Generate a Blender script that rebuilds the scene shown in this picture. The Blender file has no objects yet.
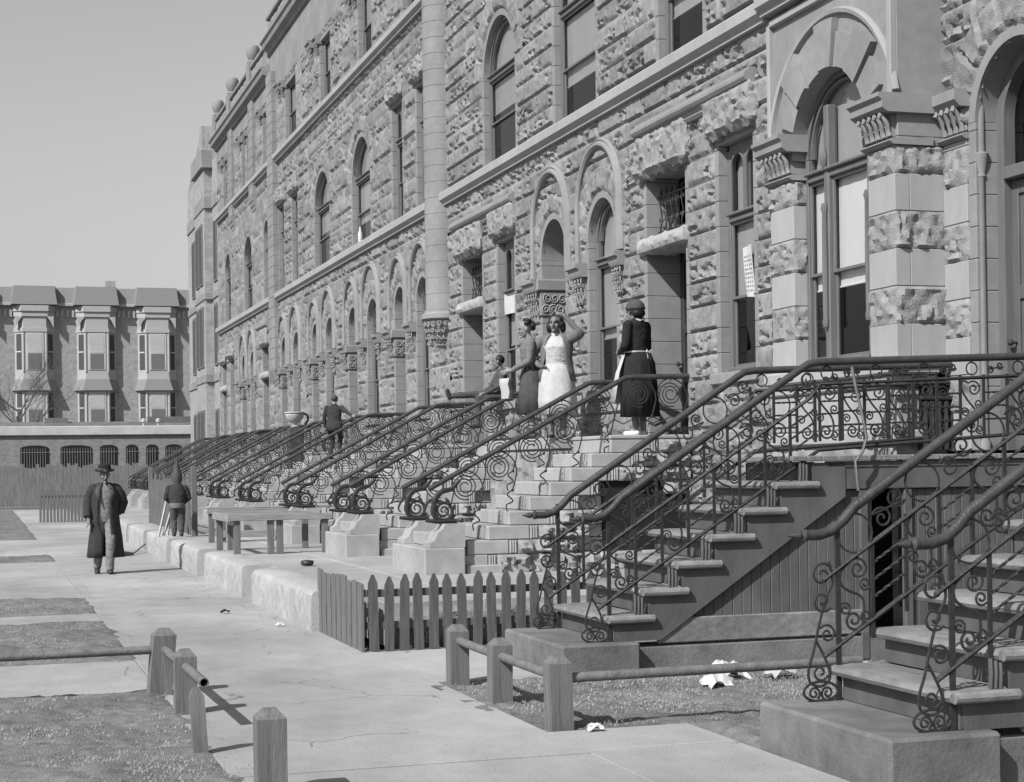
import bpy, math, random
import numpy as np
from math import sin, cos, pi, radians, atan, atan2, sqrt
from mathutils import Vector, Matrix
from mathutils.bvhtree import BVHTree

random.seed(7)
rng = np.random.default_rng(7)
SC = bpy.context.scene
COL = SC.collection
OFF = {}

# ------------------------------------------------------------------ noise
def _h(ix, iy, s):
    n = (ix.astype(np.int64) * 374761393 + iy.astype(np.int64) * 668265263 + s * 2147483647 + 1274126177) & 0xffffffff
    n = ((n ^ (n >> 13)) * 1274126177) & 0xffffffff
    n = ((n ^ (n >> 16)) * 2246822519) & 0xffffffff
    return ((n ^ (n >> 15)) & 0xffffff) / float(0xffffff)
def vnoise(x, y, s=0):
    ix = np.floor(x); iy = np.floor(y); fx = x - ix; fy = y - iy
    fx = fx * fx * (3 - 2 * fx); fy = fy * fy * (3 - 2 * fy)
    a = _h(ix, iy, s); b = _h(ix + 1, iy, s); c = _h(ix, iy + 1, s); d = _h(ix + 1, iy + 1, s)
    return (a * (1 - fx) + b * fx) * (1 - fy) + (c * (1 - fx) + d * fx) * fy
def fbm(x, y, s=0, o=3):
    t = 0; a = .5
    for i in range(o):
        t = t + a * vnoise(x, y, s + i * 17); x = x * 2.03 + 5.1; y = y * 2.03 + 1.7; a *= .5
    return t / (1 - .5 ** o)
def facets(x, y, s=0):
    ix = np.floor(x); iy = np.floor(y)
    best = np.full(x.shape, 9.); val = np.zeros(x.shape)
    for dx in (-1, 0, 1):
        for dy in (-1, 0, 1):
            cx = ix + dx; cy = iy + dy
            px = cx + _h(cx, cy, s); py = cy + _h(cx, cy, s + 5)
            d = (x - px) ** 2 + (y - py) ** 2
            v = _h(cx, cy, s + 9) + (x - px) * (_h(cx, cy, s + 11) - .5) * 1.3 + (y - py) * (_h(cx, cy, s + 13) - .5) * 1.3
            m = d < best
            best = np.where(m, d, best); val = np.where(m, v, val)
    return val
def sstep(a, b, x):
    t = np.clip((x - a) / (b - a), 0, 1)
    return t * t * (3 - 2 * t)

# ------------------------------------------------------------------ materials
def mat_new(name, base, rough=.8, var=.25, scale=6., bump=.0, bscale=60., stretch=(1, 1, 1), attr=False, metal=0., detail=5., spots=0., blotch=0.):
    m = bpy.data.materials.new(name); m.use_nodes = True
    nt = m.node_tree; N = nt.nodes; L = nt.links
    for n in list(N): N.remove(n)
    out = N.new('ShaderNodeOutputMaterial'); p = N.new('ShaderNodeBsdfPrincipled')
    L.new(p.outputs[0], out.inputs[0])
    p.inputs['Roughness'].default_value = rough; p.inputs['Metallic'].default_value = metal
    p.inputs['Specular IOR Level'].default_value = .3
    tc = N.new('ShaderNodeTexCoord'); mp = N.new('ShaderNodeMapping'); mp.inputs['Scale'].default_value = stretch
    L.new(tc.outputs['Object'], mp.inputs[0])
    nz = N.new('ShaderNodeTexNoise'); nz.inputs['Scale'].default_value = scale; nz.inputs['Detail'].default_value = detail; nz.inputs['Roughness'].default_value = .62
    L.new(mp.outputs[0], nz.inputs['Vector'])
    mr = N.new('ShaderNodeMapRange'); mr.inputs[1].default_value = .28; mr.inputs[2].default_value = .72
    mr.inputs[3].default_value = 1 - var; mr.inputs[4].default_value = 1 + var
    L.new(nz.outputs[0], mr.inputs[0])
    cur = mr.outputs[0]
    def mul(a, b):
        q = N.new('ShaderNodeMath'); q.operation = 'MULTIPLY'; L.new(a, q.inputs[0])
        if isinstance(b, float): q.inputs[1].default_value = b
        else: L.new(b, q.inputs[1])
        return q.outputs[0]
    if attr:
        at = N.new('ShaderNodeAttribute'); at.attribute_name = 'blk'
        m2 = N.new('ShaderNodeMapRange'); m2.inputs[3].default_value = .84; m2.inputs[4].default_value = 1.14
        L.new(at.outputs['Fac'], m2.inputs[0]); cur = mul(cur, m2.outputs[0])
    if blotch:
        n3 = N.new('ShaderNodeTexNoise'); n3.inputs['Scale'].default_value = scale * .12; n3.inputs['Detail'].default_value = 6
        L.new(mp.outputs[0], n3.inputs['Vector'])
        m3 = N.new('ShaderNodeMapRange'); m3.inputs[1].default_value = .35; m3.inputs[2].default_value = .65
        m3.inputs[3].default_value = 1 - blotch; m3.inputs[4].default_value = 1 + blotch
        L.new(n3.outputs[0], m3.inputs[0]); cur = mul(cur, m3.outputs[0])
    if spots:
        n4 = N.new('ShaderNodeTexNoise'); n4.inputs['Scale'].default_value = bscale * .6; n4.inputs['Detail'].default_value = 2
        L.new(tc.outputs['Object'], n4.inputs['Vector'])
        m4 = N.new('ShaderNodeMapRange'); m4.inputs[1].default_value = .58; m4.inputs[2].default_value = .72
        m4.inputs[3].default_value = 1; m4.inputs[4].default_value = 1 - spots
        L.new(n4.outputs[0], m4.inputs[0]); cur = mul(cur, m4.outputs[0])
    cur = mul(cur, float(base))
    L.new(cur, p.inputs['Base Color'])
    if bump:
        n2 = N.new('ShaderNodeTexNoise'); n2.inputs['Scale'].default_value = bscale; n2.inputs['Detail'].default_value = 4
        L.new(mp.outputs[0], n2.inputs['Vector'])
        b = N.new('ShaderNodeBump'); b.inputs['Strength'].default_value = bump; b.inputs['Distance'].default_value = .02
        L.new(n2.outputs[0], b.inputs['Height']); L.new(b.outputs[0], p.inputs['Normal'])
    return m
def brick_mat(name, base, mortar, bw=.21, bh=.07):
    m = mat_new(name, base, .9, .2, 3.)
    nt = m.node_tree; N = nt.nodes; L = nt.links
    p = [n for n in N if n.type == 'BSDF_PRINCIPLED'][0]
    src = p.inputs['Base Color'].links[0].from_socket
    tc = N.new('ShaderNodeTexCoord'); sx = N.new('ShaderNodeSeparateXYZ'); L.new(tc.outputs['Object'], sx.inputs[0])
    ad = N.new('ShaderNodeMath'); L.new(sx.outputs[0], ad.inputs[0]); L.new(sx.outputs[1], ad.inputs[1])
    cb = N.new('ShaderNodeCombineXYZ'); L.new(ad.outputs[0], cb.inputs[0]); L.new(sx.outputs[2], cb.inputs[1])
    br = N.new('ShaderNodeTexBrick'); L.new(cb.outputs[0], br.inputs['Vector'])
    br.inputs['Color1'].default_value = (.85, .85, .85, 1); br.inputs['Color2'].default_value = (1.15, 1.15, 1.15, 1)
    r = mortar / base; br.inputs['Mortar'].default_value = (r, r, r, 1)
    br.inputs['Scale'].default_value = 1; br.inputs['Brick Width'].default_value = bw; br.inputs['Row Height'].default_value = bh; br.inputs['Mortar Size'].default_value = .008
    mx = N.new('ShaderNodeMix'); mx.data_type = 'RGBA'; mx.blend_type = 'MULTIPLY'; mx.inputs[0].default_value = 1
    L.new(src, mx.inputs[6]); L.new(br.outputs[0], mx.inputs[7]); L.new(mx.outputs[2], p.inputs['Base Color'])
    return m
def glass_mat(name, tint, refl_rough=.03):
    m = bpy.data.materials.new(name); m.use_nodes = True
    nt = m.node_tree; N = nt.nodes; L = nt.links
    for n in list(N): N.remove(n)
    out = N.new('ShaderNodeOutputMaterial'); tr = N.new('ShaderNodeBsdfTransparent'); tr.inputs[0].default_value = (tint, tint, tint, 1)
    gl = N.new('ShaderNodeBsdfGlossy'); gl.inputs['Roughness'].default_value = refl_rough; gl.inputs[0].default_value = (.9, .9, .9, 1)
    fr = N.new('ShaderNodeFresnel'); ge = N.new('ShaderNodeNewGeometry'); ir = N.new('ShaderNodeMapRange')      # the same reflectance from either side of the pane
    ir.inputs[3].default_value = 1.45; ir.inputs[4].default_value = 1 / 1.45; L.new(ge.outputs['Backfacing'], ir.inputs[0]); L.new(ir.outputs[0], fr.inputs[0])
    mx = N.new('ShaderNodeMixShader'); L.new(fr.outputs[0], mx.inputs[0]); L.new(tr.outputs[0], mx.inputs[1]); L.new(gl.outputs[0], mx.inputs[2])
    L.new(mx.outputs[0], out.inputs[0]); return m

M = {}
M['rock'] = mat_new('rock_faced_stone', .205, .9, .26, 11., .6, 60., attr=True, blotch=.14)
M['rock2'] = mat_new('rough_block_stone', .225, .9, .24, 6., .6, 45., blotch=.1)
M['ashlar'] = mat_new('dressed_stone', .21, .85, .10, 8., .12, 90., blotch=.12)
M['pale'] = mat_new('pale_dressed_stone', .29, .85, .08, 6., .08, 80., blotch=.1, stretch=(1, 1, .4))
M['step'] = mat_new('step_stone', .30, .85, .12, 7., .15, 80., blotch=.14)
M['curb'] = mat_new('coping_stone', .33, .9, .12, 9., .4, 70., blotch=.12, spots=.3)
M['walk'] = mat_new('pavement_concrete', .285, .92, .13, 3., .25, 90., detail=9, spots=.3, blotch=.22, stretch=(1, .6, 1))
M['yard'] = mat_new('yard_paving', .29, .92, .12, 4., .3, 70., detail=8, blotch=.14)
M['dirt'] = mat_new('dry_dirt', .16, 1., .35, 9., .9, 60., detail=8, spots=.25, blotch=.2)
M['litterleaf'] = mat_new('dead_grass', .32, 1., .4, 12.)
M['grass'] = mat_new('dry_turf', .15, 1., .35, 8., .8, 70., detail=8, blotch=.2)
M['road'] = mat_new('asphalt', .06, .9, .2, 10., .3, 90.)
M['wood'] = mat_new('grey_wood', .125, .85, .35, 5., .3, 30., stretch=(6, 6, .5))
M['woodlong'] = mat_new('plank_wood', .22, .85, .3, 5., .3, 30., stretch=(.7, .7, 7))
M['picket'] = mat_new('picket_wood', .085, .85, .4, 5., .3, 40., stretch=(7, 7, .6))
M['porch'] = mat_new('painted_porch_wood', .085, .6, .25, 4., .15, 40., stretch=(1, 1, .5), blotch=.1)
M['tread'] = mat_new('worn_tread_wood', .17, .65, .3, 6., .2, 30., stretch=(2, .8, 3), blotch=.2)
M['slab'] = mat_new('brown_slab', .13, .8, .25, 5., .3, 40., blotch=.2)
M['board'] = mat_new('old_board_wood', .15, .85, .35, 4., .3, 30., stretch=(6, 6, .5))
M['iron'] = mat_new('wrought_iron', .028, .5, .3, 20., .2, 60.)
M['ironl'] = mat_new('painted_handrail', .045, .45, .35, 9., .25, 70.)
M['pipe'] = mat_new('rusty_pipe', .13, .6, .3, 14., .3, 50.)
M['frame'] = mat_new('window_wood', .12, .6, .14, 5., .1, 40., stretch=(4, 4, .5))
M['framel'] = mat_new('sash_wood', .34, .6, .1, 5.)
M['door'] = mat_new('door_wood', .035, .55, .2, 5.)
M['doorm'] = mat_new('brown_door_wood', .10, .5, .2, 5., stretch=(4, 4, .5))
M['dark'] = mat_new('painted_interior_shade', .012, .9, .1, 3.)  # near-black colour painted in for the shade inside rooms and openings
M['blind'] = mat_new('window_blind', .36, .8, .06, 2.)
M['blindw'] = mat_new('white_blind', .7, .8, .04, 2.)
M['paper'] = mat_new('paper', .45, .8, .06, 9.)
M['ink'] = mat_new('ink', .25, .8, .05, 9.)
M['glass'] = glass_mat('window_glass', .78)
M['brick'] = brick_mat('brick_wall', .25, .29)
M['brickd'] = brick_mat('dark_brick_wall', .17, .26)
M['trim'] = mat_new('painted_trim', .33, .7, .08, 5.)
M['trimw'] = mat_new('white_trim', .40, .7, .12, 2., blotch=.15)
M['shingle'] = mat_new('shingles', .19, .8, .3, 18., .4, 30., stretch=(1, 1, 3))
M['bark'] = mat_new('bark', .08, .9, .3, 10.)
M['skin'] = mat_new('brown_skin', .15, .5, .08, 6.)
M['skinp'] = mat_new('light_skin', .20, .5, .08, 6.)
M['lip'] = mat_new('dark_lip', .035, .6, .05, 6.)
M['hair'] = mat_new('black_hair', .016, .45, .4, 30., .6, 60.)
M['black'] = mat_new('black_cloth', .014, .9, .3, 12., .25, 40.)
M['coat'] = mat_new('dark_coat_wool', .030, .9, .25, 14., .25, 60.)
M['grey'] = mat_new('grey_cloth', .13, .9, .2, 12., .3, 40.)
M['greyd'] = mat_new('dark_grey_cloth', .06, .9, .25, 12., .3, 40.)
M['white'] = mat_new('white_cloth', .40, .85, .1, 16., .25, 40., spots=.25)
M['shirt'] = mat_new('grey_shirt', .17, .9, .25, 18., .3, 50.)
M['shoe'] = mat_new('black_leather', .03, .35, .2, 9.)
M['shoew'] = mat_new('white_shoe', .6, .5, .1, 9.)
M['urn'] = mat_new('cast_urn', .35, .7, .25, 6., .3, 40.)
M['milk'] = mat_new('milk_glass', .5, .2, .03, 6.)
M['straw'] = mat_new('broom_straw', .12, .9, .3, 30.)

# ------------------------------------------------------------------ mesh builder
class MB:
    def __init__(s): s.v = []; s.f = []
    def add(s, vs, fs):
        b = len(s.v); s.v.extend([tuple(map(float, q)) for q in vs]); s.f.extend([tuple(i + b for i in q) for q in fs]); return s
    def box(s, x0, x1, y0, y1, z0, z1):
        vs = [(x, y, z) for x in (x0, x1) for y in (y0, y1) for z in (z0, z1)]
        return s.add(vs, [(0, 1, 3, 2), (4, 6, 7, 5), (0, 4, 5, 1), (2, 3, 7, 6), (0, 2, 6, 4), (1, 5, 7, 3)])
    def cbox(s, x0, x1, y0, y1, z0, z1, c=.012):
        lo = (x0, y0, z0); hi = (x1, y1, z1); vs = []; idx = {}
        c = min(c, (x1 - x0) / 3, (y1 - y0) / 3, (z1 - z0) / 3)
        for sx in (0, 1):
            for sy in (0, 1):
                for sz in (0, 1):
                    for a in range(3):
                        p = []
                        for k, sg in enumerate((sx, sy, sz)):
                            e = hi[k] if sg else lo[k]
                            p.append(e if k == a else (e - c if sg else e + c))
                        idx[(sx, sy, sz, a)] = len(vs); vs.append(p)
        fs = []
        for a in range(3):
            b, d = (a + 1) % 3, (a + 2) % 3
            for sg in (0, 1):
                q = []
                for (ub, ud) in ((0, 0), (1, 0), (1, 1), (0, 1)):
                    k = [0, 0, 0]; k[a] = sg; k[b] = ub; k[d] = ud; q.append(idx[(*k, a)])
                fs.append(tuple(q if sg else q[::-1]))
            for ub in (0, 1):
                for ud in (0, 1):
                    k0 = [0, 0, 0]; k0[a] = 0; k0[b] = ub; k0[d] = ud; k1 = list(k0); k1[a] = 1
                    q = [idx[(*k0, b)], idx[(*k1, b)], idx[(*k1, d)], idx[(*k0, d)]]
                    fs.append(tuple(q if (ub == ud) else q[::-1]))
        for k in ((x, y, z) for x in (0, 1) for y in (0, 1) for z in (0, 1)):
            q = [idx[(*k, a)] for a in range(3)]
            fs.append(tuple(q if sum(k) % 2 == 1 else q[::-1]))
        return s.add(vs, fs)
    def tube(s, path, r, n=6, caps=True, twist=0., closed=False):
        P = [Vector(p) for p in path]; m = len(P)
        if not hasattr(r, '__len__'): r = [r] * m
        up = None; vs = []
        for i in range(m):
            if closed: t = P[(i + 1) % m] - P[i - 1]
            else: t = P[min(i + 1, m - 1)] - P[max(i - 1, 0)]
            if t.length < 1e-9: t = Vector((0, 0, 1))
            t.normalize()
            if up is None:
                up = Vector((0, 1, 0)) if abs(t.y) < .9 else Vector((1, 0, 0))
            up = (up - t * up.dot(t)); up.normalize(); w = t.cross(up)
            for k in range(n):
                a = 2 * pi * k / n + twist * i
                vs.append(P[i] + (up * cos(a) + w * sin(a)) * r[i])
        fs = []
        rngm = m if closed else m - 1
        for i in range(rngm):
            for k in range(n):
                a = i * n + k; b = i * n + (k + 1) % n; j = ((i + 1) % m) * n
                fs.append((a, b, j + (k + 1) % n, j + k))
        if caps and not closed:
            fs.append(tuple(range(n))[::-1]); fs.append(tuple(range((m - 1) * n, m * n)))
        return s.add(vs, fs)
    def lathe(s, prof, c, n=16, axis='z'):
        vs = []; fs = []
        for (r, h) in prof:
            for k in range(n):
                a = 2 * pi * k / n
                if axis == 'z': vs.append((c[0] + r * cos(a), c[1] + r * sin(a), c[2] + h))
                elif axis == 'x': vs.append((c[0] + h, c[1] + r * cos(a), c[2] + r * sin(a)))
                else: vs.append((c[0] + r * sin(a), c[1] + h, c[2] + r * cos(a)))
        m = len(prof)
        for i in range(m - 1):
            for k in range(n):
                fs.append((i * n + k, i * n + (k + 1) % n, (i + 1) * n + (k + 1) % n, (i + 1) * n + k))
        fs.append(tuple(range(n))[::-1]); fs.append(tuple(range((m - 1) * n, m * n)))
        return s.add(vs, fs)
    def prism(s, poly, axis, lo, hi):
        n = len(poly); vs = []
        for h in (lo, hi):
            for (a, b) in poly:
                vs.append({'x': (h, a, b), 'y': (a, h, b), 'z': (a, b, h)}[axis])
        fs = [tuple(range(n))[::-1], tuple(range(n, 2 * n))]
        for i in range(n): fs.append((i, (i + 1) % n, n + (i + 1) % n, n + i))
        return s.add(vs, fs)
    def sweep(s, prof, path, closed_prof=True):
        """prof: (out, side) list; path: list of (point, out vec, side vec)"""
        n = len(prof); vs = []; fs = []
        for (p, o, q) in path:
            for (a, b) in prof: vs.append(Vector(p) + Vector(o) * a + Vector(q) * b)
        m = len(path)
        for i in range(m - 1):
            for k in range(n if closed_prof else n - 1):
                fs.append((i * n + k, i * n + (k + 1) % n, (i + 1) * n + (k + 1) % n, (i + 1) * n + k))
        if closed_prof:
            fs.append(tuple(range(n))[::-1]); fs.append(tuple(range((m - 1) * n, m * n)))
        return s.add(vs, fs)
    def rock(s, x0, x1, y0, y1, z0, z1, res=.04, amp=.05, seed=0, base=.01, faces='xXyYzZ', joint=.03):
        """block with rough, pitched faces; edges stay straight"""
        lo = np.array((x0, y0, z0)); hi = np.array((x1, y1, z1))
        for a in range(3):
            b, d = (a + 1) % 3, (a + 2) % 3
            nb = max(1, int(round((hi[b] - lo[b]) / res))); nd = max(1, int(round((hi[d] - lo[d]) / res)))
            nb = min(nb, 90); nd = min(nd, 90)
            for sg in (0, 1):
                rough = ('xyz', 'XYZ')[sg][a] in faces
                B, D = (nb, nd) if rough else (1, 1)
                u, v = np.meshgrid(np.linspace(lo[b], hi[b], B + 1), np.linspace(lo[d], hi[d], D + 1), indexing='ij')
                P = np.zeros((B + 1, D + 1, 3)); P[..., b] = u; P[..., d] = v
                h = np.zeros(u.shape)
                if rough:
                    e = np.minimum(np.minimum(u - lo[b], hi[b] - u), np.minimum(v - lo[d], hi[d] - v))
                    p = sstep(0, joint, e)
                    h = p * (base + amp * (.55 * facets(u * 12 + seed * 3.3, v * 13 + a * 7, seed) + .8 * fbm(u * 17, v * 19, seed + a) - .45 * sstep(.55, .66, vnoise(u * 9 + seed, v * 15, seed + 40)) - .05))
                P[..., a] = (hi[a] + h) if sg else (lo[a] - h)
                W = D + 1
                fs = []
                for i in range(B):
                    for j in range(D):
                        q = (i * W + j, (i + 1) * W + j, (i + 1) * W + j + 1, i * W + j + 1)
                        fs.append(q if sg else q[::-1])
                s.add(P.reshape(-1, 3), fs)
        return s
    def build(s, name, mat, parent=None, local=False, sharp=35, loc=None):
        me = bpy.data.meshes.new(name)
        off = (0, 0, 0)
        if parent is not None and not local: off = OFF.get(parent.name, (0, 0, 0))
        if parent is None and loc is not None: off = loc
        V = np.array(s.v, dtype=np.float64).reshape(-1, 3) - np.array(off)
        me.from_pydata(V.tolist(), [], s.f); me.update()
        o = bpy.data.objects.new(name, me)
        fin(o, mat, parent, sharp)
        if parent is None and loc is not None: o.location = loc
        if parent is not None: OFF[o.name] = OFF.get(parent.name, (0, 0, 0))
        return o
def fin(o, mat, parent, sharp=35):
    me = o.data
    for m in (mat if isinstance(mat, (list, tuple)) else [mat]): me.materials.append(M[m] if isinstance(m, str) else m)
    if len(me.polygons):
        me.polygons.foreach_set('use_smooth', [True] * len(me.polygons))
        me.set_sharp_from_angle(angle=radians(sharp))
    COL.objects.link(o)
    if parent is not None: o.parent = parent
    return o
def tag(o, label=None, cat=None, group=None, kind=None):
    if label: o['label'] = label
    if cat: o['category'] = cat
    if group: o['group'] = group
    if kind: o['kind'] = kind
    return o
def thing(name, loc, label, cat, group=None, rz=0):
    o = bpy.data.objects.new(name, None); COL.objects.link(o)
    o.location = loc; o.rotation_euler = (0, 0, rz); o.empty_display_size = .2
    OFF[o.name] = tuple(loc)
    return tag(o, label, cat, group)
def copy_tree(o, parent=None):
    c = o.copy(); COL.objects.link(c)
    if parent is not None: c.parent = parent
    for ch in list(o.children): copy_tree(ch, c)
    return c

# ------------------------------------------------------------------ camera and light
F_ = 1700.; CX_ = 531.; CY_ = 463.3; CAMH = 1.72; TH = atan(550 / 1700.); ROLL = .014
cam = bpy.data.cameras.new('camera'); co = bpy.data.objects.new('camera', cam); COL.objects.link(co)
cam.sensor_fit = 'HORIZONTAL'; cam.sensor_width = 36.; cam.lens = F_ / 1024 * 36
cam.shift_x = (512 - CX_) / 1024; cam.shift_y = (CY_ - 391) / 1024
cam.clip_start = .1; cam.clip_end = 3000
co.matrix_world = Matrix.Translation((0, 0, CAMH)) @ Matrix.Rotation(-TH, 4, 'Z') @ Matrix.Rotation(pi / 2, 4, 'X') @ Matrix.Rotation(-ROLL, 4, 'Z')
SC.camera = co
SUND = Vector((.95, .62, -1.0)).normalized()
sun = bpy.data.lights.new('sun', 'SUN'); sun.energy = 5.0; sun.angle = radians(.5); sun.color = (1, 1, 1)
so = bpy.data.objects.new('sun', sun); COL.objects.link(so)
so.rotation_euler = SUND.to_track_quat('-Z', 'Y').to_euler()
w = bpy.data.worlds.new('World'); SC.world = w; w.use_nodes = True
nt = w.node_tree; bg = nt.nodes['Background']
sk = nt.nodes.new('ShaderNodeTexSky'); sk.sky_type = 'NISHITA'; sk.sun_disc = False
S = -SUND
sk.sun_elevation = math.asin(S.z); sk.sun_rotation = atan2(S.x, S.y)
sk.dust_density = 1.5
sep = nt.nodes.new('ShaderNodeSeparateColor'); nt.links.new(sk.outputs[0], sep.inputs[0])   # blue-sensitive black-and-white film: the sky's light without its hue
mx1 = nt.nodes.new('ShaderNodeMath'); mx1.operation = 'MULTIPLY'; mx1.inputs[1].default_value = .75; nt.links.new(sep.outputs[2], mx1.inputs[0])
mx2 = nt.nodes.new('ShaderNodeMath'); mx2.operation = 'MULTIPLY_ADD'; mx2.inputs[1].default_value = .25; nt.links.new(sep.outputs[1], mx2.inputs[0]); nt.links.new(mx1.outputs[0], mx2.inputs[2])
nt.links.new(mx2.outputs[0], bg.inputs[0]); bg.inputs[1].default_value = .095
SC.view_settings.view_transform = 'Standard'; SC.view_settings.look = 'None'
SC.view_settings.exposure = .28; SC.view_settings.gamma = 1.0; SC.view_settings.use_curve_mapping = False
SC.cycles.max_bounces = 6; SC.cycles.transparent_max_bounces = 12
SC.cycles.use_denoising = True

def cat(pts, n=6):
    """smooth curve through 2-D points"""
    P = [pts[0]] + list(pts) + [pts[-1]]; out = []
    for i in range(1, len(P) - 2):
        for k in range(n):
            t = k / n; q = []
            for c in range(2):
                a, b, cc, d = P[i - 1][c], P[i][c], P[i + 1][c], P[i + 2][c]
                q.append(.5 * (2 * b + (cc - a) * t + (2 * a - 5 * b + 4 * cc - d) * t * t + (3 * b - a - 3 * cc + d) * t ** 3))
            out.append(tuple(q))
    return out + [tuple(pts[-1])]

def add_cracks(m):
    """dirt-filled hairline cracks in the paving"""
    nt = m.node_tree; N = nt.nodes; L = nt.links
    p = [n for n in N if n.type == 'BSDF_PRINCIPLED'][0]; src = p.inputs['Base Color'].links[0].from_socket
    tc = N.new('ShaderNodeTexCoord'); nz = N.new('ShaderNodeTexNoise'); nz.inputs['Scale'].default_value = 2.2; nz.inputs['Detail'].default_value = 6
    L.new(tc.outputs['Object'], nz.inputs['Vector'])
    mx = N.new('ShaderNodeMix'); mx.data_type = 'VECTOR'; mx.inputs[0].default_value = .30; L.new(tc.outputs['Object'], mx.inputs[4]); L.new(nz.outputs['Color'], mx.inputs[5])
    vo = N.new('ShaderNodeTexVoronoi'); vo.feature = 'DISTANCE_TO_EDGE'; vo.inputs['Scale'].default_value = .8; L.new(mx.outputs[1], vo.inputs['Vector'])
    r = N.new('ShaderNodeMapRange'); r.inputs[1].default_value = .0; r.inputs[2].default_value = .007; r.inputs[3].default_value = .45; r.inputs[4].default_value = 1.
    L.new(vo.outputs['Distance'], r.inputs[0])
    n2 = N.new('ShaderNodeTexNoise'); n2.inputs['Scale'].default_value = .6; L.new(tc.outputs['Object'], n2.inputs['Vector'])
    g = N.new('ShaderNodeMath'); g.operation = 'GREATER_THAN'; g.inputs[1].default_value = .43; L.new(n2.outputs[0], g.inputs[0])
    mm = N.new('ShaderNodeMath'); mm.operation = 'MAXIMUM'; L.new(r.outputs[0], mm.inputs[0]); L.new(g.outputs[0], mm.inputs[1])
    q = N.new('ShaderNodeMath'); q.operation = 'MULTIPLY'; L.new(src, q.inputs[0]); L.new(mm.outputs[0], q.inputs[1]); L.new(q.outputs[0], p.inputs['Base Color'])
add_cracks(M['walk']); add_cracks(M['yard'])
# ------------------------------------------------------------------ terrace of row houses
FX = 8.4; BX = 8.92
CH = .3                                                             # course height
def course_blk(Y, Z, seed):
    i = np.floor(Z / CH + .0001); v = Z / CH - i
    Lr = .65 + .75 * _h(i, i * 0 + 3, seed); u = Y / Lr + 7.3 * _h(i, i * 0 + 1, seed)
    j = np.floor(u); jit = .25 * (_h(i, j, seed + 2) - .5); fr = u - j
    j2 = np.where(fr < 0 + jit, j - 1, j); fr = np.where(fr < jit, 1.0 + fr - jit, fr - jit)
    ed = np.minimum(np.minimum(v, 1 - v) * CH, np.minimum(np.abs(fr), np.abs(1 - fr)) * Lr)
    return i, j2, v, ed
def rock_h(Y, Z, seed):
    i, j, v, ed = course_blk(Y, Z, seed)
    r = _h(i, j, seed + 4)
    p = sstep(.004, .032, ed)
    f = facets(Y * 11 + r * 31, Z * 15 + r * 17, seed)
    n = fbm(Y * 18 + r * 9, Z * 22, seed + 3)
    big = fbm(Y * 2.5 + r * 5, Z * 4, seed + 8, 2)
    pit = sstep(.50, .62, vnoise(Y * 15 + r * 50, Z * 25 + r * 31, seed + 21)) * sstep(.06, .2, v) * (1 - sstep(.5, .8, v)) * sstep(.36, .52, vnoise(Y * 2.6 + r * 11, Z * 3.3, seed + 30))
    h = p * (.036 + .014 * big + .009 * f + .017 * n + .006 * np.sin(np.pi * np.clip(v, 0, 1)) - .06 * pit)
    return h, r
def rockwall(y0, y1, z0, z1, res, openings, seed, X=FX, hi_z=None):
    """rock-faced ashlar wall in a plane x = X, facing -x; openings (ya, yb, za, zb[top], arch)"""
    def lines(a, b, r, keys):
        n = max(1, int(round((b - a) / r))); L = np.linspace(a, b, n + 1)
        keys = sorted(set(round(k, 4) for k in keys if a < k < b))
        for k in keys: L = L[np.abs(L - k) > r * .45] if True else L
        L = np.concatenate([L, keys]); L = np.unique(np.round(np.concatenate([L, [a, b]]), 4)); return L
    ky = []; kz = []
    for (a, b, c, d, arch) in openings:
        ky += [a, b]; kz += [c] + ([] if arch else [d])
    ys = lines(y0, y1, res, ky)
    if hi_z and hi_z < z1:
        zs = np.concatenate([lines(z0, hi_z, res, kz), lines(hi_z, z1, res * 1.6, kz)[1:]])
    else: zs = lines(z0, z1, res, kz)
    Y, Z = np.meshgrid(ys, zs, indexing='ij')
    h, r = rock_h(Y, Z, seed)
    fade = np.ones(Y.shape)
    yc = (ys[:-1] + ys[1:]) / 2; zc = (zs[:-1] + zs[1:]) / 2
    FY, FZ = np.meshgrid(yc, zc, indexing='ij'); keep = np.ones(FY.shape, bool)
    for (a, b, c, d, arch) in openings:
        if arch:
            R = (b - a) / 2; cy = (a + b) / 2; cz = d - R
            ins = (np.abs(FY - cy) < R) & (FZ > c) & (FZ <= cz) | (((FY - cy) ** 2 + (FZ - cz) ** 2 < R * R) & (FZ > cz))
            dist = np.where(Z > cz, np.sqrt((Y - cy) ** 2 + (Z - cz) ** 2) - R, np.maximum(np.abs(Y - cy) - R, c - Z))
        else:
            ins = (FY > a) & (FY < b) & (FZ > c) & (FZ < d)
            dist = np.maximum(np.maximum(a - Y, Y - b), np.maximum(c - Z, Z - d))
        keep &= ~ins; fade *= sstep(.06, .14, dist)
    h = h * fade
    P = np.stack([X - h, Y, Z], -1).reshape(-1, 3)
    W = len(zs); i, j = np.nonzero(keep)
    quads = np.stack([i * W + j, i * W + j + 1, (i + 1) * W + j + 1, (i + 1) * W + j], -1)
    return P, quads, r.reshape(-1)
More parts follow.
